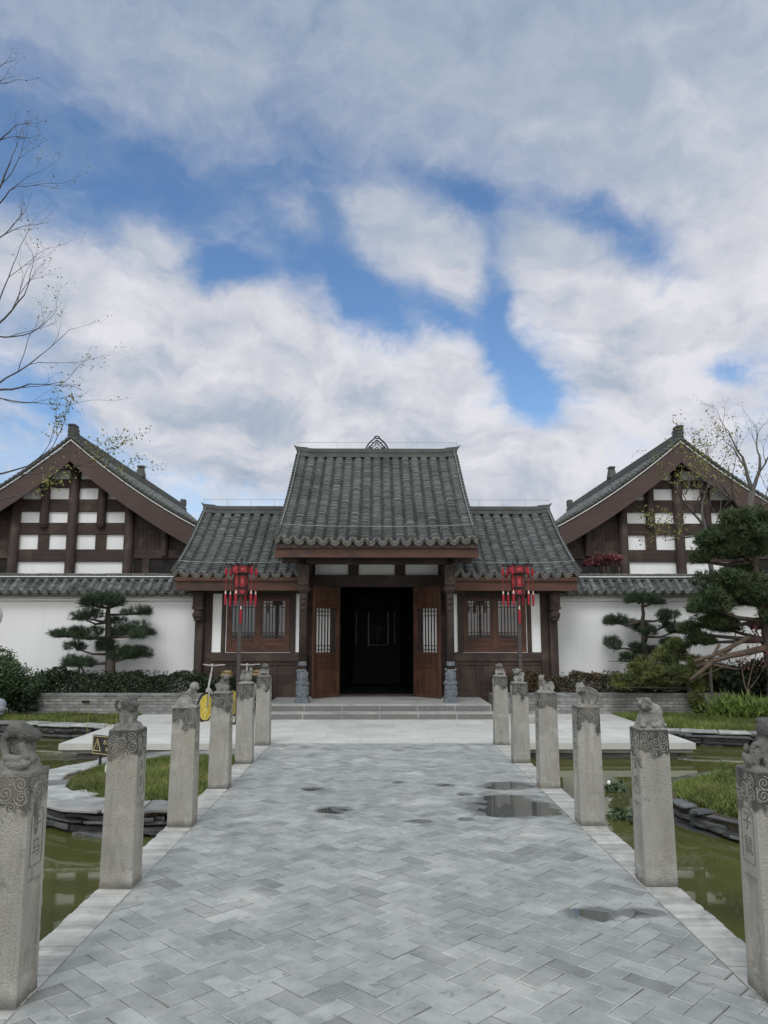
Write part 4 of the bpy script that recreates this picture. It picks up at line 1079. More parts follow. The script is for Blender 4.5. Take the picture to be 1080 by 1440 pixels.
# ================================================================== carved stone posts along the path
PH = .97   # height of a shaft
def spiral_pts(cx, cz, r, turns, start, sg, n=26):
    return [(cx+sg*r*(.12+.88*i/n)*cos(start+turns*2*pi*i/n), cz+r*(.12+.88*i/n)*sin(start+turns*2*pi*i/n)) for i in range(n+1)]
def post_shaft(root, sx, seed):
    """tapered square shaft; the face towards the path carries a framed inscription and a sunk panel"""
    b, t = .104, .097
    mb = MB(); zs = [0, .09, .50, PH]
    def hw(z): return b+(t-b)*z/PH
    def p(x, y, z): return (x*hw(z), y*hw(z), z)
    inn = -sx    # side towards the path
    # front, back, outer faces, top
    for (x0, y0, x1, y1) in ((-1, -1, 1, -1), (1, 1, -1, 1)):
        for z0, z1 in zip(zs, zs[1:]): mb.add([p(x0, y0, z0), p(x1, y1, z0), p(x1, y1, z1), p(x0, y0, z1)], [(0, 1, 2, 3)])
    o = -inn
    a0, a1 = (-1, 1) if o > 0 else (1, -1)
    for z0, z1 in zip(zs, zs[1:]): mb.add([p(o, a0, z0), p(o, a1, z0), p(o, a1, z1), p(o, a0, z1)], [(0, 1, 2, 3)])
    mb.add([p(-1, -1, PH), p(1, -1, PH), p(1, 1, PH), p(-1, 1, PH)], [(0, 1, 2, 3)])
    # path face with the sunk panel
    q = .62; d0, d1 = (1, -1) if inn < 0 else (-1, 1)
    def fi(y, z, dp=0.0): return (inn*(hw(z)-dp), y*hw(z), z)
    dz = .010
    cells = [(d0, d1, 0, .09), (d0, d0*q, .09, .50), (d1*q, d1, .09, .50), (d0, d1, .50, PH)]
    for y0, y1, z0, z1 in cells: mb.add([fi(y0, z0), fi(y1, z0), fi(y1, z1), fi(y0, z1)], [(0, 1, 2, 3)])
    y0, y1, z0, z1 = d0*q, d1*q, .09, .50
    A = [fi(y0, z0), fi(y1, z0), fi(y1, z1), fi(y0, z1)]; C = [fi(y0*.93, z0+.012, dz), fi(y1*.93, z0+.012, dz), fi(y1*.93, z1-.012, dz), fi(y0*.93, z1-.012, dz)]
    mb.add(A+C, [(0, 1, 5, 4), (1, 2, 6, 5), (2, 3, 7, 6), (3, 0, 4, 7), (4, 5, 6, 7)])
    me_o = mb.build('shaft', MAT['post'], root)
    bm = bmesh.new(); bm.from_mesh(me_o.data); bmesh.ops.remove_doubles(bm, verts=bm.verts, dist=1e-5); bm.to_mesh(me_o.data); bm.free()
    bv = me_o.modifiers.new('bevel', 'BEVEL'); bv.width = .007; bv.segments = 2; bv.limit_method = 'ANGLE'; bv.angle_limit = radians(60)
    # inscription frame
    fr = MB()
    loop = [(y, z) for (y, z) in ((-.052, .56), (.052, .56), (.058, .575), (.058, .775), (.045, .80), (-.045, .80), (-.058, .775), (-.058, .575), (-.052, .56))]
    fr.tube([(inn*(hw(z)+.0005), y, z) for y, z in loop], .0022, 5, cap=False)
    fr.build('inscription_frame', MAT['incised'], me_o)
    # cloud scrolls on front, path side and outer side
    rr = random.Random(seed); rl = MB()
    lay = [(-.062, .915, .026, 1.9), (-.012, .885, .034, 2.3), (.056, .925, .024, 1.9), (.060, .868, .026, 2.0), (-.055, .855, .024, 1.8), (.018, .825, .026, 1.9), (.012, .938, .016, 1.4), (.045, .800, .018, 1.5), (-.080, .885, .014, 1.2), (.083, .895, .013, 1.2)]
    def face(k, u, z):
        w = hw(z)+.0004
        if k == 0: return (u, -w, z)
        return ((inn if k == 1 else -inn)*w, u, z)
    for k in (0, 1, 2):
        m = -1 if (sx > 0) else 1
        for (u, z, r, tn) in lay:
            if rr.random() < .12 and k: continue
            sg = rr.choice((-1, 1)); st = rr.uniform(0, 6.28)
            z2 = z-.0
            pts = spiral_pts(m*u, z2, r, tn*.8, st, sg)
            pts = [(max(-.090, min(.090, a)), min(PH-.01, c)) for a, c in pts]
            rl.tube([face(k, a, c) for a, c in pts], .0020, 5)
            if r > .02:
                pts = [(m*u+(r+.006)*cos(st+3+i*.28)*sg, z2+(r+.006)*sin(st+3+i*.28)) for i in range(13)]
                pts = [(max(-.090, min(.090, a)), min(PH-.01, c)) for a, c in pts]
                rl.tube([face(k, a, c) for a, c in pts], .0018, 5)
        tl = [(m*(.045-.02*i/8+.012*sin(i*.9)), .80-.055*i/8) for i in range(9)]
        rl.tube([face(k, a, c) for a, c in tl], .0018, 5)
    rl.build('cloud_scrolls', MAT['relief'], me_o)
    return me_o, inn, hw
def inscription(parent, inn, hw, text):
    try:
        for i, ch in enumerate(text):
            cu = bpy.data.curves.new('inscription', 'FONT'); cu.body = ch; cu.size = .085; cu.align_x = 'CENTER'; cu.align_y = 'CENTER'; cu.extrude = .0006; cu.resolution_u = 3
            o = bpy.data.objects.new('inscription', cu); COL.objects.link(o); o.parent = parent
            z = .735-i*.105
            o.location = (inn*(hw(z)+.0006), 0, z); o.rotation_euler = (radians(90), 0, radians(90 if inn > 0 else -90)); cu.materials.append(MAT['incised'])
    except Exception as ex:
        print('text', ex)

DARK = ('horse_head', 'ram', 'big_eared', 'monkey', 'dog')
def sculpt(root, fn):
    mb = MB(); fn(mb)
    o = mb.build('animal_carving', MAT['carved_dark' if fn.__name__ in DARK else 'carved'], root, loc=(0, 0, PH-.006))
    r = o.modifiers.new('remesh', 'REMESH'); r.mode = 'VOXEL'; r.voxel_size = .0036; r.use_smooth_shade = True
    s = o.modifiers.new('smooth', 'SMOOTH'); s.factor = .4; s.iterations = 2
    return o
def base_rock(m, h=.035, w=.092):
    m.box(-w, w, -w, w, -.01, .012); m.ell((0, 0, .01), (w*1.0, w*1.0, h), nu=14)
    for a, b, r in ((-.05, -.05, .035), (.05, -.04, .036), (.04, .05, .04), (-.045, .05, .035)): m.ell((a, b, .012), (r, r, h*.75))
def eyes(m, c, dx, dy, dz, r=.008):
    for s in (-1, 1): m.ell((c[0]+s*dx, c[1]+dy, c[2]+dz), (r, r, r), nu=8, nv=6)
def tiger(m):
    base_rock(m, .045); m.ell((.0, -.02, .07), (.082, .068, .06)); m.ell((.035, .0, .10), (.062, .06, .07), (0, .5, 0)); m.ell((-.01, 0, .045), (.075, .07, .045))
    m.ell((.045, .02, .085), (.052, .06, .072), (0, .5, 0)); m.ell((.01, .01, .135), (.052, .05, .048), (0, .6, 0)); m.ell((.07, .01, .055), (.03, .055, .045))
    m.ell((-.028, -.035, .165), (.050, .048, .046)); m.ell((-.034, -.075, .150), (.032, .022, .024)); m.ell((-.036, -.088, .162), (.012, .010, .008))
    for s in (-1, 1):
        m.ell((-.028+s*.040, -.02, .198), (.012, .012, .008)); m.ell((-.028+s*.020, -.076, .180), (.011, .008, .010)); m.ell((-.034+s*.022, -.085, .143), (.014, .012, .012))
    m.caps((-.05, -.03, .11), .024, (-.062, -.07, .04), .020); m.caps((0, -.035, .10), .024, (.005, -.075, .04), .020)
    m.caps((.055, -.04, .06), .035, (.04, -.075, .03), .022); m.ell((-.062, -.082, .033), (.022, .022, .014)); m.ell((.008, -.084, .033), (.022, .022, .014))
    m.caps((.09, .02, .05), .014, (.095, -.05, .03), .012)
    for i in range(5): m.tube([(.0+.02*i, -.05+.012*i, .125-.014*i), (.03+.018*i, -.045+.01*i, .150-.022*i), (.06+.012*i, .0, .150-.024*i)], .007, 6)
def horse_head(m):     # long muzzle turned to the right, lying on a rock
    base_rock(m, .05, .098); m.ell((0, 0, .035), (.09, .085, .055)); m.ell((.05, -.03, .065), (.045, .045, .03)); m.ell((.02, -.07, .045), (.06, .03, .03))
    m.ell((-.02, .02, .095), (.075, .065, .050)); m.ell((.005, .005, .135), (.058, .052, .055)); m.ell((.02, -.015, .10), (.05, .045, .05)); m.ell((-.035, .035, .125), (.060, .058, .058)); m.ell((-.048, .005, .150), (.048, .052, .046))
    m.ell((-.008, -.025, .190), (.056, .046, .040)); m.caps((.02, -.03, .184), .040, (.088, -.042, .166), .025, 8); m.ell((.092, -.036, .166), (.018, .024, .016))
    m.caps((.02, -.034, .158), .022, (.080, -.044, .150), .013)
    m.ell((-.035, -.052, .178), (.014, .010, .034), (0, .5, 0)); m.ell((-.030, .02, .19), (.014, .010, .034), (0, .5, 0)); m.ell((.025, -.062, .196), (.010, .007, .008))
    m.ell((-.01, -.03, .222), (.035, .022, .011)); m.caps((-.06, -.035, .13), .024, (-.03, -.075, .075), .018); m.caps((-.03, -.075, .075), .018, (.03, -.085, .07), .016); m.caps((.03, -.06, .12), .020, (.06, -.07, .08), .016)
def ram(m):
    base_rock(m, .05, .090); m.ell((.0, -.005, .10), (.066, .058, .062)); m.ell((.01, -.01, .135), (.052, .05, .05)); m.ell((0, 0, .04), (.062, .06, .05)); m.ell((-.015, .025, .105), (.052, .055, .062)); m.ell((-.02, 0, .12), (.045, .05, .055))
    m.ell((.0, -.02, .165), (.044, .046, .044)); m.caps((.01, -.03, .175), .036, (.052, -.045, .165), .026); m.ell((.03, -.04, .14), (.03, .03, .028)); m.ell((.028, -.025, .20), (.034, .03, .02))
    for i in range(14):
        a = 2.2+i*.40; r = .034-.0013*i; m.ell((-.045+r*cos(a), -.045+.001*i, .160+r*sin(a)), (.012, .012, .012), nu=8, nv=6)
    m.ell((.055, -.062, .178), (.008, .006, .007)); m.caps((-.03, -.04, .10), .022, (-.02, -.065, .04), .018); m.caps((.025, -.035, .10), .022, (.03, -.062, .04), .018)
def fan_tail(m):
    base_rock(m, .02, .094); m.box(-.105, .098, -.098, .095, -.002, .010)
    for (cx, cy, cz, r, t) in ((-.028, -.062, .022, .066, .026), (-.028, -.072, .022, .050, .028), (-.008, -.012, .045, .085, .028), (-.008, -.024, .045, .070, .028), (-.008, -.030, .045, .055, .026)):
        m.ell((cx, cy, cz), (r, t, r), nu=20, nv=12)
    for k in range(-5, 6):
        a = k*.28; m.ell((-.008+.078*sin(a), -.022, .045+.078*cos(a)), (.010, .022, .016), (0, a, 0), nu=8, nv=6)
    m.ell((.03, .03, .10), (.05, .045, .06)); m.ell((.052, .035, .165), (.044, .04, .042)); m.caps((.07, .02, .165), .02, (.095, .0, .155), .010)
    for k in range(4): m.ell((.03+.016*k, .035, .205-.006*abs(k-1.5)), (.009, .008, .012), nu=8, nv=6)
def dog(m):
    base_rock(m, .02); m.ell((.01, -.012, .06), (.068, .062, .062)); m.ell((.02, -.015, .12), (.05, .046, .045)); m.ell((0, .01, .065), (.060, .060, .065)); m.ell((-.02, .03, .06), (.062, .055, .06)); m.ell((.015, -.01, .11), (.045, .042, .045))
    m.ell((.03, -.02, .162), (.042, .040, .036)); m.ell((.04, -.055, .152), (.026, .03, .02)); m.ell((.045, -.08, .158), (.010, .008, .008))
    for s in (-1, 1): m.ell((.03+s*.042, -.012, .172), (.012, .02, .018), (0, s*.9, 0)); m.ell((.033+s*.018, -.055, .174), (.008, .006, .007))
    m.caps((-.02, -.03, .08), .024, (-.025, -.065, .02), .018); m.caps((.035, -.03, .09), .022, (.04, -.068, .02), .018); m.caps((-.06, .05, .05), .018, (-.08, .02, .08), .012)
def rooster(m):
    base_rock(m, .02); m.ell((.0, .0, .07), (.068, .055, .06)); m.ell((0, .01, .06), (.064, .045, .052)); m.ell((-.038, .01, .095), (.042, .036, .078)); m.ell((-.05, .012, .075), (.034, .034, .06))
    m.ell((.045, -.005, .12), (.032, .030, .058)); m.ell((.052, -.012, .170), (.026, .026, .026)); m.caps((.058, -.03, .168), .011, (.064, -.05, .16), .005)
    for k in range(3): m.ell((.040+.013*k, -.012, .198), (.008, .008, .011), nu=8, nv=6)
    for k in range(5): m.tube([(-.07+.013*k, -.025, .04), (-.066+.011*k, -.03, .10), (-.056+.009*k, -.022, .165)], .006, 6)
    eyes(m, (.052, -.012, .174), .016, -.018, 0, .006)
def monkey(m, s=1):
    base_rock(m, .02); m.ell((0, 0, .045), (.060, .056, .045)); m.ell((0, .01, .085), (.046, .046, .05)); m.ell((s*.004, -.005, .152), (.044, .042, .040)); m.ell((s*.014, -.038, .145), (.028, .022, .022)); m.ell((s*.044, -.012, .158), (.018, .016, .018))
    m.ell((0, -.028, .168), (.034, .018, .012)); eyes(m, (s*.012, -.045, .158), .013, 0, 0, .006)
    for q in (-1, 1):
        m.ell((q*.044, .0, .152), (.009, .012, .014)); m.caps((q*.045, -.01, .10), .018, (q*.058, -.045, .06), .015); m.caps((q*.058, -.045, .06), .015, (q*.012, -.062, .055), .013)
        m.caps((q*.035, -.01, .04), .026, (q*.058, -.058, .048), .020); m.caps((q*.058, -.058, .048), .018, (q*.05, -.07, .012), .015)
def monkey_right(m):
    monkey(m, -1); m.ell((.052, .02, .055), (.026, .03, .04))
def dragon_cub(m):
    base_rock(m, .02); m.ell((0, -.01, .06), (.07, .06, .055)); m.ell((.0, .0, .10), (.052, .05, .05)); m.ell((.01, .01, .05), (.065, .055, .045)); m.ell((.03, .015, .09), (.045, .045, .05)); m.ell((.055, .0, .105), (.028, .034, .034))
    m.ell((-.022, -.012, .148), (.046, .044, .042)); m.ell((-.030, -.052, .138), (.030, .022, .020)); m.ell((-.020, -.03, .170), (.036, .02, .014)); eyes(m, (-.026, -.055, .160), .015, 0, 0, .007)
    for q in (-1, 1): m.ell((-.022+q*.045, .0, .165), (.010, .012, .018), (0, q*.6, 0))
    m.caps((-.03, -.02, .09), .024, (-.045, -.06, .03), .018); m.caps((.03, -.03, .08), .024, (.035, -.066, .03), .018); m.tube([(-.05, -.05, .06), (0, -.065, .07), (.05, -.05, .062)], .010, 8)
def lying_hare(m):
    base_rock(m, .03); m.ell((.01, .0, .055), (.082, .058, .05)); m.ell((-.035, -.01, .10), (.042, .042, .05)); m.ell((.015, .01, .065), (.070, .048, .048), (0, .15, 0)); m.ell((.065, .01, .080), (.034, .044, .045)); m.ell((-.035, .0, .095), (.036, .038, .045))
    m.ell((-.046, -.02, .150), (.030, .034, .042), (.2, -.3, 0)); m.ell((-.054, -.048, .140), (.017, .018, .018))
    for q in (-1, 1): m.ell((-.030+q*.016, .015, .165), (.010, .018, .034), (-.7, .25, 0))
    m.caps((-.045, -.02, .085), .022, (-.055, -.06, .02), .017); m.caps((-.01, -.03, .07), .022, (-.01, -.066, .02), .017); m.caps((.07, -.03, .06), .026, (.05, -.06, .02), .018)
    eyes(m, (-.050, -.048, .158), .015, 0, 0, .006)
    for k in range(4): m.tube([(-.01+.022*k, -.038, .085), (.0+.022*k, -.02, .112), (.005+.022*k, .01, .118)], .006, 6)
def boar(m):
    base_rock(m, .035); m.ell((.01, -.01, .075), (.075, .065, .07)); m.ell((.03, .0, .11), (.062, .058, .062)); m.ell((.035, .02, .085), (.066, .058, .070)); m.ell((.055, .0, .060), (.05, .055, .05)); m.ell((.0, .01, .13), (.045, .045, .045))
    m.ell((-.040, -.03, .160), (.044, .042, .036)); m.hexa([(-.088, -.085, .128), (-.010, -.090, .128), (-.010, -.03, .128), (-.088, -.03, .128), (-.082, -.070, .172), (-.012, -.072, .172), (-.012, -.03, .190), (-.082, -.03, .190)]); m.ell((-.045, -.088, .140), (.032, .012, .014)); m.ell((-.047, -.03, .195), (.036, .03, .012))
    eyes(m, (-.046, -.072, .170), .020, -.004, 0, .009); m.caps((-.06, -.03, .12), .026, (-.065, -.06, .03), .020); m.caps((-.005, -.03, .11), .026, (-.01, -.066, .03), .020); m.caps((.06, -.04, .06), .034, (.035, -.07, .025), .020); m.ell((-.03, -.02, .09), (.05, .045, .06))
    for k in range(12):
        a = -.4+.27*k; m.ell((.040+.068*cos(a), -.030, .085+.070*sin(a)), (.011, .014, .011), nu=8, nv=6)
def big_eared(m):
    base_rock(m, .02); m.ell((.02, -.01, .08), (.062, .06, .075)); m.ell((.02, 0, .14), (.05, .05, .045)); m.ell((.015, .01, .06), (.055, .055, .06)); m.ell((.01, 0, .105), (.046, .048, .055)); m.ell((.025, -.01, .188), (.056, .052, .050)); m.ell((.03, -.05, .178), (.036, .026, .03)); m.ell((.02, .01, .225), (.045, .04, .016))
    for i in range(16):
        a = .6+i*.42; r = .044-.0016*i; m.ell((-.052+r*.62*cos(a), -.045+.0012*i, .075+r*1.25*sin(a)), (.013, .013, .013), nu=8, nv=6)
    m.ell((-.05, -.035, .075), (.02, .02, .035)); m.ell((-.088, -.02, .05), (.016, .03, .038), (0, -.4, 0)); m.ell((-.078, .0, .10), (.014, .02, .022))
    m.caps((-.02, -.03, .13), .022, (-.01, -.07, .03), .02); m.caps((.05, -.03, .11), .024, (.055, -.07, .03), .02); m.box(-.01, .095, -.085, -.03, .0, .11); eyes(m, (.03, -.06, .20), .022, 0, 0, .008)

YPOST = [3.60+1.566*k for k in range(6)]
POSTS = {-1: [(horse_head, '午马', 'nearest left stone post, topped by a long-muzzled animal head pointing right'), (ram, '未羊', 'left stone post with curl-horned ram carving, second from the camera'),
              (fan_tail, '申猴', 'left stone post topped by a ridged fan-shaped carving, beside the grass island'), (dog, '酉鸡', 'left stone post with a crouching dog-like carving, just before the twin-lump one'),
              (rooster, '戌狗', 'left stone post topped by a twin-lump rooster-like carving, next to the farthest'), (monkey, '亥猪', 'farthest left stone post with a small monkey-like carving near the gate steps')],
         1: [(big_eared, '子鼠', 'nearest right stone post, cut by the photo edge, with round dark head carving'), (tiger, '寅虎', 'right stone post topped by a crouching tiger carving with striped back'),
             (boar, '丑牛', 'right stone post topped by a round-backed beast with a blunt flat snout'), (lying_hare, '卯兔', 'right stone post with slim animal lying down and head raised at left'),
             (dragon_cub, '辰龙', 'right stone post with big-faced cub carving, second from the gate'), (monkey_right, '巳蛇', 'farthest right stone post with a small round-headed carving near the gate steps')]}
for sx in (-1, 1):
    for k, (fn, txt, lab) in enumerate(POSTS[sx]):
        jr = random.Random(100+k*2+sx)
        r = thing('stone_post', lab, 'stone post', (sx*1.728+jr.uniform(-.006, .006), YPOST[k]+.105, .003), 'carved stone posts along the path', rz=radians(jr.uniform(-1.2, 1.2)))
        sh_, inn, hw = post_shaft(r, sx, 40+k+(10 if sx > 0 else 0))
        inscription(sh_, inn, hw, txt); sculpt(r, fn)

# ================================================================== palace lanterns on poles
def tassel(parent, p, drop, L=.25, knot=True):
    m = MB(); x, y, z = p
    m.cur = 0; m.tube([(x, y, z), (x, y, z-drop)], .006, 5)
    if knot: m.tube([(x, y, z-.05), (x, y, z-.07), (x, y, z-.16), (x, y, z-.19)], [.007, .022, .030, .007], 7)
    m.cur = 1; m.tube([(x, y, z-drop+.005), (x, y, z-drop-.035), (x, y, z-drop-.06)], [.007, .015, .017], 8)
    m.cur = 0; m.tube([(x, y, z-drop-.055), (x, y, z-drop-.12), (x, y, z-drop-L)], [.018, .024, .020], 9)
    m.build('tassel', [MAT['tassel'], MAT['cap_white']], parent)
def hexring(m, r0, r1, z0, z1, rot=0.0):
    vs = []
    for r, z in ((r0, z0), (r1, z1)):
        for k in range(6): vs.append((r*cos(k*pi/3+rot), r*sin(k*pi/3+rot), z))
    m.add(vs, [tuple(range(6))[::-1], tuple(range(6, 12))]+[(k, (k+1) % 6, 6+(k+1) % 6, 6+k) for k in range(6)])
def lantern(loc, rot, label):
    t = thing('lantern_post', label, 'lantern', loc, 'red lanterns on poles', rz=rot)
    m = MB(); m.box(-.030, .030, -.030, .030, 0, 2.28); m.box(-.10, .10, -.10, .10, 0, .03); m.build('pole', MAT['pole'], t, bevel=.006)
    Z = 2.28
    f = MB(); hexring(f, .128, .128, Z, Z+.015); hexring(f, .122, .122, Z+.10, Z+.118); hexring(f, .128, .128, Z+.13, Z+.146); hexring(f, .128, .128, Z+.355, Z+.372); hexring(f, .175, .175, Z+.388, Z+.405); hexring(f, .175, .175, Z+.525, Z+.545); hexring(f, .18, .05, Z+.545, Z+.59)
    f.tube([(0, 0, Z+.58), (0, 0, Z+.62), (.0, .0, Z+.66), (.012, .0, Z+.73)], [.04, .018, .026, .007], 8)
    for k in range(6):
        a = k*pi/3; c, s = cos(a), sin(a)
        f.tube([(.124*c, .124*s, Z), (.124*c, .124*s, Z+.118)], .011, 5); f.tube([(.124*c, .124*s, Z+.13), (.124*c, .124*s, Z+.37)], .013, 5); f.tube([(.172*c, .172*s, Z+.39), (.172*c, .172*s, Z+.545)], .012, 5)
        f.tube([(.14*c, .14*s, Z+.53), (.21*c, .21*s, Z+.565), (.27*c, .27*s, Z+.55), (.295*c, .295*s, Z+.60)], [.020, .018, .016, .005], 6)   # dragon-head arms
        f.ell((.265*c, .265*s, Z+.555), (.03, .03, .02))
    f.build('frame', MAT['lantern_frame'], t)
    for k in range(6):
        a = k*pi/3+pi/6; n = Vector((cos(a), sin(a), 0)); e = Vector((-n.y, n.x, 0))
        pn = MB()
        for (R, z0, z1, hwid) in ((.100, Z+.017, Z+.098, .054), (.103, Z+.148, Z+.353, .052), (.147, Z+.408, Z+.522, .078)):
            pn.cur = 0; pn.obox(n*R+Vector((0, 0, (z0+z1)/2)), e*hwid, n*.003, Vector((0, 0, (z1-z0)/2)))
            pn.cur = 1; hgt = (z1-z0)/2*(.62 if R < .13 and z1-z0 > .15 else .5)
            pts = []
            for j in range(12):
                th = 2*pi*j/12; rr_ = 1+.18*cos(5*th)
                pts.append(n*(R+.0045)+e*hwid*.55*rr_*cos(th)+Vector((0, 0, (z0+z1)/2+hgt*.85*rr_*sin(th))))
            pn.prism(pts, n*.002)
        pn.build('lantern_panel', [MAT['red'], MAT['red_pale']], t)
    for k in range(6):
        a = k*pi/3; tassel(t, (.275*cos(a), .275*sin(a), Z+.545), .47, .27-.015*(k % 2))
    tassel(t, (.0, -.06, Z), .20, .31, knot=False)
    return t
lantern((P(337, 900, 14.1).x, 14.1, 0), radians(22), 'red hexagonal palace lantern with tassels on a pole left of the gate')
lantern((P(731, 900, 14.1).x, 14.1, 0), radians(2), 'red hexagonal palace lantern with tassels on a pole right of the gate')

# ================================================================== bicycles with lemon wheels
def bicycle(loc, rz, label):
    t = thing('bicycle', label, 'bicycle', loc, 'bicycles with lemon wheel covers', rz=rz)
    R = .25; wb = .95
    def wheel(x):
        ty = MB(); pts = [(x+R*cos(2*pi*k/28), 0, R+R*sin(2*pi*k/28)) for k in range(29)]; ty.tube(pts, .022, 7, cap=False); w = ty.build('wheel', MAT['rubber'], t, smooth=True)
        d = MB(); prof = 28
        for s in (-1, 1):
            ring = [(x+(R-.012)*cos(2*pi*k/prof), s*.012, R+(R-.012)*sin(2*pi*k/prof)) for k in range(prof)]
            d.add(ring+[(x, s*.024, R)], [((k, (k+1) % prof, prof) if s < 0 else ((k+1) % prof, k, prof)) for k in range(prof)])
        d.build('wheel_cover', MAT['yellow'], w)
        l = MB()
        for s in (-1, 1):
            for k in range(9):
                a = 2*pi*k/9; c, q = cos(a), sin(a)
                l.tube([(x+.03*c, s*.0245, R+.03*q), (x+(R-.045)*c, s*.0165, R+(R-.045)*q)], .006, 4)
            l.tube([(x+(R-.025)*cos(2*pi*k/24), s*.0148, R+(R-.025)*sin(2*pi*k/24)) for k in range(25)], .006, 4, cap=False)
        l.build('lemon_segments', MAT['lemon_pale'], w)
    wheel(0); wheel(wb)
    f = MB(); f.tube([(wb, 0, R), (wb-.10, 0, .62), (wb-.17, 0, .86)], .020, 8); f.tube([(wb-.11, 0, .58), (.55, 0, .30), (.36, 0, .28)], .026, 8); f.tube([(.36, 0, .28), (.28, 0, .62)], .020, 8)
    for s in (-1, 1): f.tube([(0, s*.05, R), (.36, s*.03, .28)], .011, 6); f.tube([(0, s*.05, R), (.30, s*.02, .56)], .010, 6); f.tube([(wb, s*.05, R), (wb-.09, s*.03, .58)], .012, 6)
    f.build('frame', MAT['silver'], t, smooth=True)
    h = MB(); h.tube([(wb-.17, 0, .84), (wb-.20, 0, .99)], .016, 7); h.tube([(wb-.33, -.28, 1.0), (wb-.22, -.20, 1.01), (wb-.20, 0, .99), (wb-.22, .20, 1.01), (wb-.33, .28, 1.0)], .013, 7); h.ell((wb-.19, 0, 1.0), (.035, .035, .03))
    hb = h.build('handlebar', MAT['silver'], t, smooth=True)
    g = MB()
    for s in (-1, 1): g.tube([(wb-.26, s*.235, 1.005), (wb-.35, s*.295, 1.0)], .019, 7)
    g.build('grip', MAT['rubber'], hb, smooth=True)
    s = MB(); s.ell((.24, 0, .72), (.13, .075, .03)); s.tube([(.28, 0, .60), (.25, 0, .71)], .014, 7); s.build('saddle', MAT['rubber'], t, smooth=True)
    b = MB()
    b.hexa([(.14, -.09, .76), (.34, -.06, .77), (.34, .06, .77), (.14, .09, .76), (.13, -.095, .83), (.35, -.06, .82), (.35, .06, .82), (.13, .095, .83)]); b.ell((.20, 0, .85), (.09, .09, .035)); b.build('saddle_cover', MAT['saddle_tan'], t, smooth=True)
    c = MB(); c.tube([(.36, -.05, .28), (.36, -.07, .28)], .075, 14); c.tube([(.36, -.09, .28), (.44, -.09, .16)], .012, 6); c.tube([(.36, .09, .28), (.28, .09, .40)], .012, 6); c.box(.40, .50, -.14, -.09, .145, .17); c.box(.22, .32, .09, .14, .39, .415); c.build('pedals', MAT['rubber'], t)
    return t
def bike_at(px, Y, label, rz):
    c = P(px, 1000, Y); d = Vector((cos(rz), sin(rz), 0))*.95
    bicycle((c.x-d.x, Y-d.y, .0), rz, label)
bike_at(289, 14.55, 'bicycle with lemon-slice wheel cover behind the dog-like post, left of the lantern', radians(250))
bike_at(341, 14.75, 'second lemon-wheeled bicycle, mostly hidden behind the twin-lump post right of the lantern pole', radians(258))

# ================================================================== small things
c = P(146, 1090, 9.75)
t = thing('warning_sign', 'small black warning board with gold triangle on the grass island', 'sign', (c.x+.04, 9.75, -.03), rz=radians(-30))
m = MB(); m.box(-.26, .26, -.012, .012, .155, .385); bd = m.build('board', MAT['signblack'], t, bevel=.004)
m = MB(); z0, z1 = .155, .385
for (a, b, q, r) in ((-.25, .25, z0+.008, z0+.016), (-.25, .25, z1-.016, z1-.008), (-.25, -.242, z0+.016, z1-.016), (.242, .25, z0+.016, z1-.016)): m.box(a, b, -.0145, -.0122, q, r)
m.build('border_line', MAT['gold'], bd)
m = MB(); m.tube([(-.225, -.014, .20), (-.105, -.014, .20), (-.165, -.014, .345), (-.225, -.014, .20)], .007, 5); m.prism([(-.170, -.0145, .315), (-.160, -.0145, .315), (-.163, -.0145, .255), (-.167, -.0145, .255)], (0, .002, 0)); m.prism([(-.170, -.0145, .235), (-.160, -.0145, .235), (-.160, -.0145, .245), (-.170, -.0145, .245)], (0, .002, 0)); m.build('warning_triangle', MAT['gold'], bd)
for txt, x, z, sz in (('水深危险', .075, .305, .072), ('请勿靠近', .075, .222, .050)):
    try:
        cu = bpy.data.curves.new('lettering', 'FONT'); cu.body = txt; cu.size = sz; cu.align_x = 'CENTER'; cu.align_y = 'CENTER'; cu.extrude = .0008; cu.materials.append(MAT['gold'])
        o = bpy.data.objects.new('lettering', cu); COL.objects.link(o); o.parent = bd; o.location = (x, -.0135, z); o.rotation_euler = (radians(90), 0, 0)
    except Exception as ex: print(ex)
m = MB(); m.box(-.16, -.13, .013, .035, 0, .30); m.box(.13, .16, .013, .035, 0, .30); m.build('leg', MAT['signblack'], t)
m = MB(); m.ell((0, 0, .07), (.06, .05, .10), nu=10, nv=8); m.ell((.01, 0, .15), (.045, .04, .05)); 
q = P(156, 1085, 9.25); tag(m.build('garden_stone', MAT['pale_stone'], smooth=True, loc=(q.x, 9.25, -.03)), 'small pale yellow upright stone in front of the warning board', 'stone')
q = P(711, 1030, 12.5)
t = thing('bollard', 'slim black and yellow bollard showing between two right stone posts', 'bollard', (q.x, 12.5, 0))
m = MB(); m.lathe([(.055, 0), (.045, .02), (.04, .24)], n=12); m.build('lower_tube', MAT['rubber'], t); m = MB(); m.lathe([(.041, .241), (.041, .47), (.03, .49)], n=12); m.build('yellow_band', MAT['yellow'], t)
q = P(2, 866, 15.3)
t = thing('globe_lamp', 'pale globe lamp at the left picture edge before the white wall', 'lamp', (q.x-.06, 15.3, 0))
m = MB(); m.ell((0, 0, q.z), (.11, .11, .20), nu=16, nv=10); m.build('globe', MAT['globe_pale'], t, smooth=True); m = MB(); m.lathe([(.06, 0), (.045, .05), (.035, q.z-.20), (.06, q.z-.15)], n=12); m.build('pole', MAT['pole'], t)
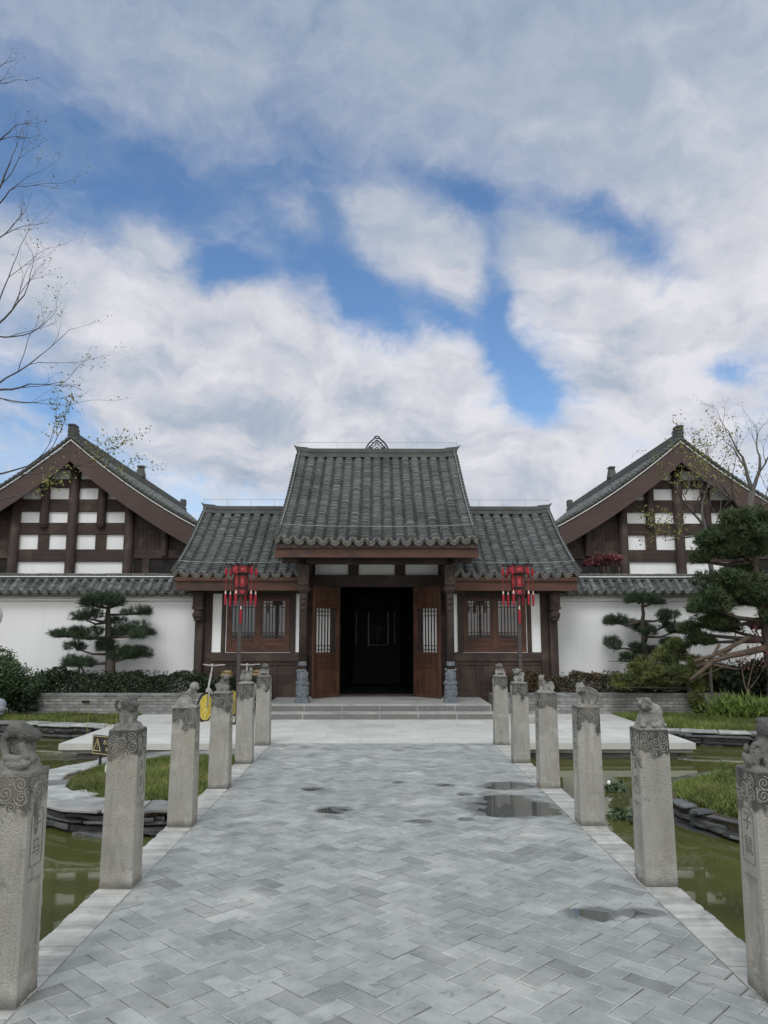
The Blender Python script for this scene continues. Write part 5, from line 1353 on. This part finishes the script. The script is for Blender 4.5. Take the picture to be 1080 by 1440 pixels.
q = P(3, 991, 14.9); m = MB(); m.ell((0, 0, 0), (.13, .13, .125), nu=16, nv=12); m.ell((.02, -.03, -.06), (.12, .12, .09)); m.ell((-.03, .03, .03), (.10, .09, .09)); m.ell((0, 0, -.14), (.10, .10, .06))
tag(m.build('garden_ornament', MAT['globe'], smooth=True, loc=(q.x-.02, 14.9, q.z)), 'blue grey ball-shaped garden ornament in the grass at the left edge', 'ornament')  # plain rounded ball for an unidentified round object
for px, py, Y, lb in ((748, 1013, 14.3, 'flat grey stone block lying on the plaza beside the right lantern pole'),):
    q = P(px, py, Y); m = MB(); m.box(-.17, .17, -.14, .14, 0, .07); tag(m.build('stone_block', MAT['step'], loc=(q.x, Y, 0), bevel=.012), lb, 'stone block')

# ================================================================== plants
def unit(v): return v/np.maximum(np.linalg.norm(v, axis=-1, keepdims=True), 1e-9)
def needles(name, C, D, L, W, k, mat_, parent=None, spread=.75, tintbase=None, kind=None):
    """k thin needle blades around each twig point"""
    n = len(C); r = RNG
    d = unit(np.repeat(D, k, 0)+r.normal(0, spread, (n*k, 3))); c = np.repeat(C, k, 0)+r.normal(0, L*.12, (n*k, 3))
    side = unit(np.cross(d, r.normal(0, 1, (n*k, 3))))*W; ln = (L*r.uniform(.7, 1.25, (n*k, 1)))
    V = np.empty((n*k, 3, 3)); V[:, 0] = c-side; V[:, 1] = c+side; V[:, 2] = c+d*ln
    F = np.arange(n*k*3).reshape(-1, 3)
    t = r.normal(.5, .16, n*k)+np.repeat(r.normal(0, .14, n), k)
    if tintbase is not None: t = t+np.repeat(tintbase, k)
    return np_mesh(name, V.reshape(-1, 3), F, mat_, parent, tint=np.clip(t, 0, 1))
def leaves(name, C, size, mat_, parent=None, flat=.0, tintbase=None, aspect=.55):
    n = len(C); r = RNG
    nrm = unit(r.normal(0, 1, (n, 3))+np.array([0, 0, flat])); a = unit(np.cross(nrm, r.normal(0, 1, (n, 3)))); b = np.cross(nrm, a)
    s = size*r.uniform(.6, 1.3, (n, 1))
    V = np.empty((n, 4, 3)); V[:, 0] = C-a*s; V[:, 1] = C+b*s*aspect+nrm*s*.12; V[:, 2] = C+a*s; V[:, 3] = C-b*s*aspect+nrm*s*.12
    t = r.normal(.5, .18, n)
    if tintbase is not None: t = t+tintbase
    return np_mesh(name, V.reshape(-1, 3), np.arange(n*4).reshape(-1, 4), mat_, parent, tint=np.clip(t, 0, 1))
def in_ell(n, c, r, lumps=7, shell=.55, rot=0.0, flat_bottom=.45):
    """points through an uneven ellipsoid made of lumps"""
    R = RNG; c = np.array(c); r = np.array(r, float)
    lc = unit(R.normal(0, 1, (lumps, 3)))*R.uniform(.35, .75, (lumps, 1)); lc[:, 2] *= .8; lc[0] = 0
    lr = R.uniform(.38, .62, lumps); lr[0] = .72
    i = R.integers(0, lumps, n); d = unit(R.normal(0, 1, (n, 3))); rad = lr[i][:, None]*(shell+(1-shell)*R.random((n, 1)))**.8
    p = lc[i]+d*rad; p[:, 2] = np.where(p[:, 2] < -flat_bottom, -flat_bottom+R.random(n)*.12, p[:, 2])
    tb = R.normal(0, .13, lumps)[i]
    q = p*r
    if rot: q = np.stack([q[:, 0]*cos(rot)-q[:, 2]*sin(rot), q[:, 1], q[:, 0]*sin(rot)+q[:, 2]*cos(rot)], 1)
    return c+q, unit(p*np.array([.8, .8, .8])+np.array([0, 0, .55])), tb

def pad_tree(name, label, base, top, pads, Y, mat_, dens, L, W, k, group=None, trunk_r=.1, depth=.9, lean=(0, 0), trunk_pts=None, cat='tree', spread=.75, limb_r=.03, bark='bark', branches=True):
    """a tree of foliage pads [px, py, half width px, half height px] at depth Y"""
    t = thing(name, label, cat, base, group); B0 = Vector(base)
    tr = MB(); m_px = (Y*cos(TH))/FPX
    if trunk_pts is None:
        trunk_pts = [B0, B0.lerp(Vector(top), .35)+Vector((.03, 0, 0)), B0.lerp(Vector(top), .7)+Vector((-.02, .02, 0)), Vector(top)]
    n = len(trunk_pts); rad = [trunk_r*(1.15-.85*i/(n-1)) for i in range(n)]
    tp = [Vector(p)-B0 for p in trunk_pts]
    fine = []; fr = []
    for i in range(n-1):
        for q in range(4):
            u = q/4; fine.append(tp[i].lerp(tp[i+1], u)+Vector((RNG.normal(0, trunk_r*.10), RNG.normal(0, trunk_r*.10), 0))); fr.append(rad[i]*(1-u)+rad[i+1]*u)
    fine.append(tp[-1]); fr.append(rad[-1]); tr.tube(fine, fr, 9)
    Cs, Ds, Ts = [], [], []
    for j, (px, py, hw, hh) in enumerate(pads):
        dy = RNG.normal(0, .22) if len(pads) > 1 else 0
        c = P(px, py, Y)+Vector((0, dy, 0)); rx, rz = hw*m_px*1.08, hh*m_px*1.25; ry = min(rx, .9)*depth
        nn = int(1.12*dens*(rx*ry*rz)**(2/3))
        p, d, tb = in_ell(nn, np.array(c-B0), (rx, ry, rz), lumps=max(4, int(hw/4)))
        Cs.append(p); Ds.append(d); Ts.append(tb)
        if branches:
            cz = (c-B0); s = min(fine, key=lambda v: abs(v.z-(cz.z-rz*.6))+.15*(v-cz).length)
            if (s-cz).length > .12:
                mid = s.lerp(cz, .5)+Vector((0, 0, -.06+RNG.normal(0, .03))); end = cz+Vector((0, 0, -rz*.3))
                tr.tube([s, mid, end], [limb_r, limb_r*.75, limb_r*.35], 6)
                for q in range(4):
                    e2 = end+Vector((RNG.normal(0, rx*.5), RNG.normal(0, ry*.4), RNG.normal(0, rz*.25))); tr.tube([mid.lerp(end, .3+.15*q), e2], [limb_r*.4, limb_r*.15], 5)
    tr.build('trunk', MAT[bark], t, smooth=True)
    needles('crown', np.concatenate(Cs), np.concatenate(Ds), L, W, k, MAT[mat_], t, spread=spread, tintbase=np.concatenate(Ts))
    return t

YB = 16.5
PADS_L = [(152, 846, 30, 10), (138, 849, 14, 7), (172, 848, 14, 7), (132, 866, 20, 10), (116, 868, 10, 6), (188, 859, 21, 8), (158, 873, 13, 7), (96, 890, 25, 7), (84, 893, 12, 5), (128, 892, 25, 11), (190, 886, 30, 11), (206, 892, 14, 8),
          (107, 908, 14, 9), (150, 908, 22, 12), (170, 920, 18, 11), (202, 918, 26, 9), (190, 920, 16, 9), (116, 930, 27, 10), (100, 928, 12, 8), (160, 889, 12, 8)]
b = P(156, 958, YB); pad_tree('pine_tree', 'cloud-pruned pine with a straight trunk before the left white wall', (b.x, YB, .28), P(154, 845, YB), PADS_L, YB, 'needle', 3800, .095, .0044, 8, 'cloud-pruned garden pines', trunk_r=.115)
PADS_R = [(905, 842, 26, 8), (893, 841, 14, 6), (922, 845, 16, 7), (872, 871, 19, 10), (860, 873, 10, 6), (936, 866, 18, 9), (950, 884, 14, 9), (944, 878, 12, 9), (910, 880, 19, 9), (906, 888, 14, 7), (863, 906, 12, 12), (890, 910, 12, 6), (880, 926, 15, 8), (916, 916, 21, 8), (905, 914, 14, 7), (945, 905, 22, 9)]
b = P(907, 955, YB); pad_tree('pine_tree', 'cloud-pruned pine with a bare pale mid trunk before the right white wall', (b.x, YB, .28), P(906, 843, YB), PADS_R, YB, 'needle', 3800, .095, .0044, 8, 'cloud-pruned garden pines', trunk_r=.085)
# wooden props under the left pine's lowest branch
pr = MB(); c0 = P(112, 932, 16.3); pr.tube([c0-Vector((.0, 0, 0)), (P(118, 960, 16.3).x, 16.3, .3)], .022, 6); pr.tube([c0, (P(142, 962, 16.2).x, 16.2, .3)], .022, 6)
tag(pr.build('wooden_prop', MAT['bark_pale']), 'two-legged wooden prop under the lowest branch of the left pine', 'prop')

# the big evergreen at the right edge, its pads over the wall
YG = 15.2
PADS_B = [(1035, 752, 48, 20), (1000, 768, 32, 20), (1066, 728, 26, 24), (1085, 760, 30, 28), (1045, 775, 40, 16), (985, 785, 18, 10), (1020, 732, 24, 16),
          (1022, 828, 46, 24), (1065, 812, 34, 24), (988, 848, 26, 19), (1010, 850, 32, 18), (1050, 838, 34, 20), (1085, 840, 22, 26),
          (1005, 874, 34, 14), (980, 886, 20, 11), (1040, 880, 30, 13), (1000, 900, 24, 10), (1080, 868, 14, 10)]
b = P(1092, 985, YG)
pad_tree('yew_tree', 'large dark layered evergreen at the right edge reaching over the wall coping', (b.x, YG, 0), P(1050, 740, YG), PADS_B, YG, 'needle_b', 4200, .095, .0075, 8, trunk_r=.14, depth=1.0, spread=.9, limb_r=.05,
         trunk_pts=[(b.x, YG, 0), (b.x+.02, YG, .7), (P(1075, 850, YG).x, YG, 2.2), (P(1060, 790, YG).x, YG, 3.0), P(1048, 745, YG)])
# felled-looking bare leaning limbs with a rope, low in front of it
lm = MB(); YL = 14.95
def seg(pts, r0, r1, n=8):
    q = [P(x, y, YL+dy) for x, y, dy in pts]; f = []; k = len(q)
    lm.tube(q, [r0+(r1-r0)*i/(k-1) for i in range(k)], n)
seg([(1100, 906, .3), (1060, 916, .2), (1030, 922, .1), (1004, 930, 0), (980, 937, 0)], .075, .035); seg([(1056, 896, .2), (1030, 910, .1), (1005, 922, 0), (978, 930, -.1)], .045, .035)
seg([(1002, 932, 0), (988, 944, -.1), (972, 956, -.2)], .05, .022); seg([(1014, 906, 0), (1004, 924, 0), (998, 932, 0)], .03, .035); seg([(1030, 913, .1), (1018, 922, .05), (1010, 920, 0)], .028, .02); seg([(1054, 908, .2), (1055, 918, .2)], .02, .03); seg([(1000, 934, 0), (1040, 942, .1)], .03, .02)
root = thing('leaning_trunk', 'bare brown leaning trunk with forked cut limbs low at the right', 'trunk'); lm.build('trunk', MAT['bark_pale'], root, smooth=True)
cp = P(1000, 930, YL); pp = MB(); pp.tube([(cp.x, YL, 0), (cp.x, YL, cp.z-.02)], .030, 7); pp.build('support_post', MAT['bark'], root)
c2 = P(1090, 907, YL+.3); pp = MB(); pp.tube([(c2.x, YL+.3, 0), c2], .05, 7); pp.build('support_post', MAT['bark'], root)
rp = MB(); rp.tube([P(970, 957, YL-.15), P(1020, 938, YL-.1), P(1082, 911, YL)], .008, 5); rp.build('rope', MAT['bark_pale'], root)

# sprawling yellow green juniper spilling over the planter
PJ = [(935, 925, 22, 10), (915, 932, 16, 8), (950, 905, 16, 8), (972, 948, 18, 9), (890, 940, 14, 6), (940, 962, 18, 9), (912, 962, 16, 7), (985, 930, 10, 8), (905, 945, 34, 12), (880, 955, 24, 9), (960, 920, 28, 16), (958, 950, 32, 17), (925, 955, 30, 12), (985, 962, 24, 20), (975, 985, 16, 18), (995, 945, 20, 14), (870, 962, 14, 6), (940, 945, 34, 11), (975, 935, 16, 12)]
YJ = 15.75; b = P(985, 1000, YJ)
pad_tree('juniper_bush', 'sprawling yellow green juniper spilling over the right planter wall', (b.x, YJ, .0), P(955, 935, YJ), PJ, YJ, 'leaf_juniper', 3400, .085, .0075, 8, depth=.75, trunk_r=.07, spread=.95, cat='shrub')
# dark shrubs behind the leaning limbs
def bush(name, label, c, r, n, size, m, group=None, cat='shrub', stem=True, lumps=9, flat=.3, fb=.7):
    t = thing(name, label, cat, (c[0], c[1], 0), group)
    p, d, tb = in_ell(n, (0, 0, c[2]), r, lumps=lumps, flat_bottom=fb)
    leaves('foliage', p, size, MAT[m], t, flat=flat, tintbase=tb)
    if stem:
        s = MB()
        for k in range(6):
            a = k*1.05; s.tube([(.05*cos(a), .05*sin(a), 0), (r[0]*.3*cos(a), r[1]*.3*sin(a), c[2]*.7), (r[0]*.6*cos(a), r[1]*.5*sin(a), c[2]+r[2]*.3)], [.022, .016, .006], 5)
        s.build('stems', MAT['bark'], t)
    return t
q = P(1040, 950, 16.2); bush('shrub', 'dark shady shrub under the big evergreen behind the leaning trunk', (q.x, 16.2, .62), (.75, .5, .62), 5200, .05, 'leaf_dark')
q = P(1000, 965, 16.4); bush('shrub', 'dark low shrub on the right planter behind the juniper', (q.x, 16.4, .62), (.7, .4, .42), 3500, .05, 'leaf_dark')
q = P(1085, 955, 15.9); bush('shrub', 'dark shrub at the right picture edge behind the slender red-leaved tree', (q.x, 15.9, .62), (.7, .5, .62), 4200, .05, 'leaf_dark')
# round clipped bush and its neighbours at the left
q = P(8, 948, 15.6); bush('round_bush', 'large round green clipped bush at the left picture edge', (q.x-.15, 15.6, .70), (1.02, .8, .66), 15000, .032, 'leaf_bush', lumps=26, fb=1.0)
q = P(72, 948, 16.25); bush('shrub', 'low dark shrub between the round bush and the left pine', (q.x, 16.25, .66), (.46, .36, .30), 3200, .036, 'leaf_dark')
q = P(40, 985, 16.0); bush('shrub', 'dark undergrowth shrub right below the round clipped bush', (q.x, 15.85, .36), (.62, .35, .40), 3600, .036, 'leaf_dark')

def hedge(label, x0, x1, m, n, top, seed):
    r = np.random.default_rng(seed); t = thing('hedge', label, 'hedge', ((x0+x1)/2, 16.5, .3), 'hedges in the brick planters')
    X = r.uniform(x0, x1, n); hgt = top+.05*np.sin(X*5+seed)+.04*np.sin(X*13+2*seed)
    u = r.random(n); Y = 16.05+.95*r.random(n); Zf = .32+(hgt-.32)*(u**.7)
    front = r.random(n) < .45; Y = np.where(front, 16.02+.12*r.random(n), Y); Zf = np.where(front, .32+(hgt-.32)*r.random(n), np.where(r.random(n) < .7, hgt-.10*r.random(n), Zf))
    C = np.stack([X-(x0+x1)/2, Y-16.5, Zf-.3], 1); tb = .14*np.sin(X*7+Zf*9)
    sprigs = int((x1-x0)*16)
    sx_ = r.uniform(x0, x1, sprigs); ss = []
    for x in sx_:
        k = r.integers(5, 12); z0 = top; ss.append(np.stack([np.full(k, x-(x0+x1)/2)+r.normal(0, .035, k), np.full(k, r.uniform(-.4, .3))+r.normal(0, .03, k), z0-.3+r.uniform(-.02, .10, k)], 1))
    S = np.concatenate(ss); C = np.concatenate([C, S]); tb = np.concatenate([tb, r.normal(.15, .1, len(S))])
    leaves('foliage', C, .026, MAT[m], t, flat=.3, tintbase=tb)
    s = MB()
    for x in np.arange(x0+.2, x1, .35): s.tube([(x-(x0+x1)/2, 0, 0), (x-(x0+x1)/2+.05, .05, top-.45)], .012, 5)
    s.build('stems', MAT['bark'], t)
hedge('dark green clipped hedge in the left brick planter', -6.95, -2.35, 'leaf_dark', 24000, .73, 3)
hedge('hedge with rusty red leaves in the right brick planter', 2.35, 6.6, 'leaf_rust', 20000, .72, 5)

# bare and budding trees
def grow(mb, p, d, length, r, level, rr, tips, maxl=4, up=.12, curve=.16, split=(2, 3), spread=.55, bias=None):
    n = 5; pts = [p.copy()]; rad = [r]
    for i in range(n):
        d = (d+Vector((rr.gauss(0, curve), rr.gauss(0, curve), rr.gauss(0, curve)+up*.3))).normalized()
        if bias: d = (d+bias*.05).normalized()
        p = p+d*(length/n); pts.append(p.copy()); rad.append(r*(1-.5*(i+1)/n))
    mb.tube(pts, rad, 7 if level < 2 else (5 if level < 3 else 4), cap=level > 1)
    if level >= maxl:
        tips.extend(pts[2:]); return
    if level >= maxl-1: tips.extend(pts[3:])
    k = rr.randint(*split)
    for q in range(k):
        i = n if q == 0 else rr.randint(2, n-1)
        ax = Vector((rr.gauss(0, 1), rr.gauss(0, 1), rr.gauss(0, .7))).normalized(); nd = (d+ax*spread).normalized()
        grow(mb, pts[i], nd, length*rr.uniform(.62, .85), rad[i]*(.85 if q == 0 else .62), level+1, rr, tips, maxl, up, curve, split, spread, bias)
def bare_tree(name, label, base, limbs, seed, leaf=None, leaf_n=6, leaf_size=.03, bark='bark_grey', maxl=4, spread=.55, trunk=None, split=(2, 3), group=None, bias=None, leafjit=.07, up=.12):
    rr = random.Random(seed); t = thing(name, label, 'tree', base, group); B0 = Vector(base); mb = MB(); tips = []
    if trunk: 
        tp = [Vector(p)-B0 for p in trunk[0]]; mb.tube(tp, trunk[1], 10)
    for (p, to, r, sub) in limbs:
        p = Vector(p)-B0; to = Vector(to)-B0
        if sub: grow(mb, p, (to-p).normalized(), (to-p).length, r, 4-sub if maxl == 4 else maxl-sub, rr, tips, maxl, up, .13, split, spread, bias)
        else: mb.tube([p, p.lerp(to, .5)+Vector((rr.gauss(0, .05), 0, .08)), to], [r, r*.8, r*.6], 7)
    mb.build('trunk', MAT[bark], t, smooth=True)
    if leaf:
        C = np.array([q[:] for q in tips]); C = np.repeat(C, leaf_n, 0)+RNG.normal(0, leafjit, (len(C)*leaf_n, 3))
        keep = RNG.random(len(C)) < .8; leaves('crown', C[keep], leaf_size, MAT[leaf], t, flat=.2)
    return t
# tall tree outside the left edge, its budding twigs hanging into the sky
def PP(x, y, Y): return tuple(P(x, y, Y))
LT = (-10.2, 14.9, 0.0)
tr_pts = [LT, (-10.1, 14.9, 2.5), (-9.9, 14.8, 5), (-9.8, 14.8, 7.5), (-9.6, 14.7, 10.0)]
limbs = [((-10.0, 14.85, 3.2), PP(-20, 552, 14.3), .07, 0), (PP(-20, 552, 14.3), PP(45, 545, 14.2), .026, 3), (PP(-20, 552, 14.3), PP(60, 520, 14.1), .020, 3),
         ((-9.9, 14.8, 4.6), PP(-15, 470, 14.5), .075, 0), (PP(-15, 470, 14.5), PP(40, 420, 14.4), .024, 3), (PP(-15, 470, 14.5), PP(50, 470, 14.3), .018, 3),
         ((-9.85, 14.8, 6.3), PP(-15, 300, 14.6), .08, 0), (PP(-15, 300, 14.6), PP(24, 240, 14.5), .026, 3), (PP(-15, 300, 14.6), PP(35, 270, 14.3), .018, 3), ((-9.6, 14.7, 8.0), PP(-12, 215, 14.5), .05, 0), (PP(-12, 215, 14.5), PP(20, 180, 14.5), .018, 2),
         (PP(-15, 470, 14.5), PP(20, 375, 14.8), .018, 2), ((-9.6, 14.7, 9.6), PP(-25, 140, 14.4), .05, 0), (PP(-25, 140, 14.4), PP(0, 100, 14.4), .02, 2), ((-9.9, 14.8, 5.3), PP(-20, 345, 14.2), .04, 0), (PP(-20, 345, 14.2), PP(30, 335, 14.2), .018, 2),
         (PP(-20, 552, 14.3), PP(40, 600, 14.0), .016, 2), ((-9.6, 14.7, 10.0), (-9.2, 14.6, 12), .07, 3), ((-9.8, 14.8, 7.5), (-11.5, 14.6, 9.5), .08, 3), ((-9.9, 14.8, 5), (-12, 15, 7), .08, 3)]
bare_tree('bare_tree', 'tall sparse budding tree whose fine twigs reach in from the left edge of the sky', LT, limbs, 12, 'leaf_young', 1, .022, 'bark_grey', 4, .50, (tr_pts, [.26, .22, .19, .16, .10]), split=(2, 3), bias=Vector((.5, 0, .35)), leafjit=.05)
# low leafy sprigs before the left gable
LB = (-10.6, 16.2, 0)
limbs = [((-10.5, 16.2, 2.2), PP(-10, 705, 16), .05, 0), (PP(-10, 705, 16), PP(45, 685, 15.9), .020, 2), (PP(-10, 670, 16), PP(70, 668, 15.9), .022, 2), ((-10.5, 16.2, 2.6), PP(-10, 670, 16), .05, 0), (PP(20, 672, 15.9), PP(110, 650, 15.9), .016, 2)]
bare_tree('young_tree', 'thin tree with yellow green sprigs crossing the left gable peak', LB, limbs, 5, 'leaf_young', 9, .034, 'bark_grey', 4, .45, ([LB, (-10.5, 16.2, 2.6), (-10.5, 16.2, 4.6)], [.10, .08, .03]), bias=Vector((.8, 0, .05)), leafjit=.09)
# right: bare tree behind the evergreen
b0 = P(962, 800, 18.6); RT = (b0.x, 18.6, 0)
trp = [RT, PP(950, 800, 18.6), PP(960, 765, 18.6), PP(975, 720, 18.6)]
b1 = P(1045, 760, 18.9); RT2 = (b1.x, 18.9, 0)
trp2 = [RT2, PP(1045, 800, 18.9), PP(1052, 745, 18.9), PP(1060, 690, 18.9)]
limbs = [(PP(1060, 690, 18.9), PP(1046, 640, 18.9), .06, 4), (PP(1060, 690, 18.9), PP(1084, 640, 18.9), .055, 4), (PP(1054, 735, 18.9), PP(1030, 680, 18.8), .05, 4), (PP(1056, 720, 18.9), PP(1095, 690, 18.9), .045, 3)]
bare_tree('bare_tree', 'leafless grey tree with upswept branches behind the big evergreen at right', RT2, limbs, 21, 'leaf_young', 1, .02, 'bark_grey', 5, .50, (trp2, [.13, .11, .09, .07]), split=(2, 3), bias=Vector((-.1, 0, .6)), leafjit=.04)
limbs = [(PP(992, 740, 17.9), PP(960, 690, 17.9), .035, 3), (PP(990, 730, 17.9), PP(1000, 672, 17.9), .03, 3), (PP(995, 750, 17.9), PP(940, 745, 17.9), .022, 3), (PP(995, 760, 17.9), PP(1030, 710, 17.9), .022, 3), (PP(965, 695, 17.9), PP(985, 650, 17.9), .02, 3)]
b2 = P(1002, 800, 17.9)
bare_tree('young_tree', 'slender tree with sparse yellow green leaves before the right gable', (b2.x, 17.9, 0), limbs, 33, 'leaf_young', 4, .034, 'bark_grey', 4, .62, ([(b2.x, 17.9, 0), PP(1002, 800, 17.9), PP(996, 755, 17.9), PP(990, 728, 17.9)], [.07, .055, .045, .035]), split=(2, 3), leafjit=.09)
# red maples
def maple(label, px, py, Y, rx, rz, n, size=.045):
    c = P(px, py, Y); t = thing('red_maple', label, 'tree', (c.x, Y, 0)); m = MB()
    m.tube([(0, 0, 0), (.03, 0, c.z*.5), (0, 0, c.z)], [.05, .04, .025], 7)
    for k in range(7): a = k*.9; m.tube([(0, 0, c.z*.75), (rx*.7*cos(a), .3*sin(a), c.z+rz*.3*sin(k))], [.022, .006], 5)
    m.build('trunk', MAT['bark'], t); p, d, tb = in_ell(n, (0, 0, c.z), (rx, .5, rz), lumps=9, flat_bottom=.6); leaves('crown', p, size, MAT['leaf_red'], t, flat=.8, tintbase=tb)
maple('low red-leaved maple just showing over the right wall coping', 852, 788, 18.3, .68, .19, 900)
maple('small red-leaved tree at the right picture edge under the evergreen', 1074, 878, 15.9, .38, .16, 700, .035)
b = P(1056, 1000, 14.9); tq = P(1056, 935, 14.9)
bare_tree('young_tree', 'slender young tree with rusty leaves standing in grass by the leaning trunk', (b.x, 14.9, 0), [((b.x, 14.9, .45), PP(1040, 935, 14.9), .016, 2), ((b.x, 14.9, .5), PP(1075, 930, 14.9), .016, 2), ((b.x, 14.9, .55), PP(1056, 915, 14.9), .016, 2)], 8, 'leaf_red', 3, .026, 'bark_pale', 4, .6, ([(b.x, 14.9, 0), (b.x+.01, 14.9, .55)], [.038, .028]), leafjit=.06)
# bright broad-leaved clumps on the right bank
for px, py, Y, rx, n, lb in ((1022, 985, 15.0, .26, 420, 'bright green leafy plant left of the slender tree on the right bank'), (1046, 990, 14.7, .20, 300, 'bright green leafy plant close beside the slender tree trunk'), (1074, 992, 14.6, .22, 320, 'bright green leafy plant at the right edge on the bank')):
    c = P(px, py, Y); t = thing('leafy_plant', lb, 'plant', (c.x, Y, 0), 'bright leafy plants on the right bank')
    p = np.stack([RNG.normal(0, rx*.55, n), RNG.normal(0, .15, n), np.abs(RNG.normal(.12, .11, n))], 1); needles('foliage', p, unit(np.stack([p[:, 0]*.8, p[:, 1], np.full(n, .5)], 1)), .15, .014, 3, MAT['leaf_bright'], t, spread=.4)
# floating lilies
for px, py, lb in ((868, 1112, 'small clump of water plants with a pale flower in the right pond'), (876, 1152, 'small clump of water plants close beside the path in the right pond')):
    v = py-720; Y = (CAMZ-WZ)*(FPX*cos(TH)+v*sin(TH))/(v*cos(TH)-FPX*sin(TH)); c = P(px, py, Y)
    t = thing('water_plant', lb, 'plant', (c.x, Y, WZ), 'water plants in the right pond')
    n = 90; p = np.stack([RNG.normal(0, .075, n), RNG.normal(0, .075, n), np.abs(RNG.normal(.03, .035, n))], 1); leaves('foliage', p, .035, MAT['leaf_bush'], t, flat=1.2)
    if py < 1120: m = MB(); m.ell((-.09, -.02, .09), (.022, .022, .026), nu=8, nv=6); m.build('flower', MAT['plaster'], t, smooth=True)
# upright reeds at the left bank
t = thing('reeds', 'few thin dry reeds standing at the left bank behind the ram post', 'plant', (P(165, 1018, 13.6).x, 13.7, WZ)); n = 26
p = np.stack([RNG.normal(0, .20, n), RNG.normal(0, .05, n), np.zeros(n)], 1); needles('stalks', p, np.tile([0, 0, 1.0], (n, 1)), .75, .006, 1, MAT['leaf_young'], t, spread=.06)

# grass
def grass(poly_fn, n, x0, x1, y0, y1, z, h, label, seed, w=.006):
    r = np.random.default_rng(seed); X = r.uniform(x0, x1, n); Y = r.uniform(y0, y1, n); k = poly_fn(X, Y); X, Y = X[k], Y[k]; n = len(X)
    tone = .5+.22*np.sin(X*2.1+Y*1.3+seed)+.15*np.sin(X*5.7-Y*4.1); hh = h*r.uniform(.5, 1.3, n)*(1+.35*np.sin(X*4.3+seed)*np.sin(Y*3.7))
    a = r.uniform(0, 2*pi, n); lean = r.normal(0, .5, (n, 2))
    V = np.empty((n, 3, 3)); V[:, 0] = np.stack([X-w*np.cos(a), Y-w*np.sin(a), np.full(n, z)], 1); V[:, 1] = np.stack([X+w*np.cos(a), Y+w*np.sin(a), np.full(n, z)], 1)
    V[:, 2] = np.stack([X+lean[:, 0]*hh, Y+lean[:, 1]*hh, z+hh], 1)
    o = np_mesh('grass', V.reshape(-1, 3), np.arange(n*3).reshape(-1, 3), MAT['grass'], tint=np.clip(tone+r.normal(0, .18, n), 0, 1))
    return tag(o, label, 'grass', kind='stuff')
def in_poly(poly):
    poly = [(p[0], p[1]) for p in poly]
    def f(X, Y):
        ins = np.zeros(len(X), bool); m = len(poly)
        for i in range(m):
            x1, y1 = poly[i]; x2, y2 = poly[(i+1) % m]
            c = ((y1 > Y) != (y2 > Y)) & (X < (x2-x1)*(Y-y1)/((y2-y1) if abs(y2-y1) > 1e-9 else 1e-9)+x1); ins ^= c
        return ins
    return f
grass(in_poly(inset(cvL, .46, -1)), 60000, -4, -1.85, 7.4, 11.2, -.03, .060, 'short green grass on the small island left of the path', 1)
grass(in_poly(inset(cvR, .14, -1)+[Vector((7.5, 9.9, 0)), Vector((7.5, 5.9, 0))]), 90000, 2.8, 6.5, 5.9, 9.9, -.06, .075, 'lush green grass covering the mound right of the path', 2, w=.010)
grass(in_poly(inset(cvBL, .30, -1)+[Vector((-15, 15.77, 0)), Vector((-4.75, 15.77, 0))]), 60000, -11, -4.75, 13.7, 15.77, -.01, .06, 'yellowish grass strip below the left planter wall', 3)
grass(in_poly(inset(cvBR, .28, 1)+[Vector((13, 15.77, 0)), Vector((4.64, 15.77, 0))]), 90000, 4.64, 10.5, 11.8, 15.77, -.01, .075, 'green grass bank below the right planter wall', 4)

# lettering becomes plain meshes
dg = bpy.context.evaluated_depsgraph_get()
for o in [o for o in COL.objects if o.type == 'FONT']:
    me = bpy.data.meshes.new_from_object(o.evaluated_get(dg)); nm = o.name
    n = bpy.data.objects.new(nm.split('.')[0], me); COL.objects.link(n); n.parent = o.parent; n.location = o.location; n.rotation_euler = o.rotation_euler
    bpy.data.objects.remove(o)
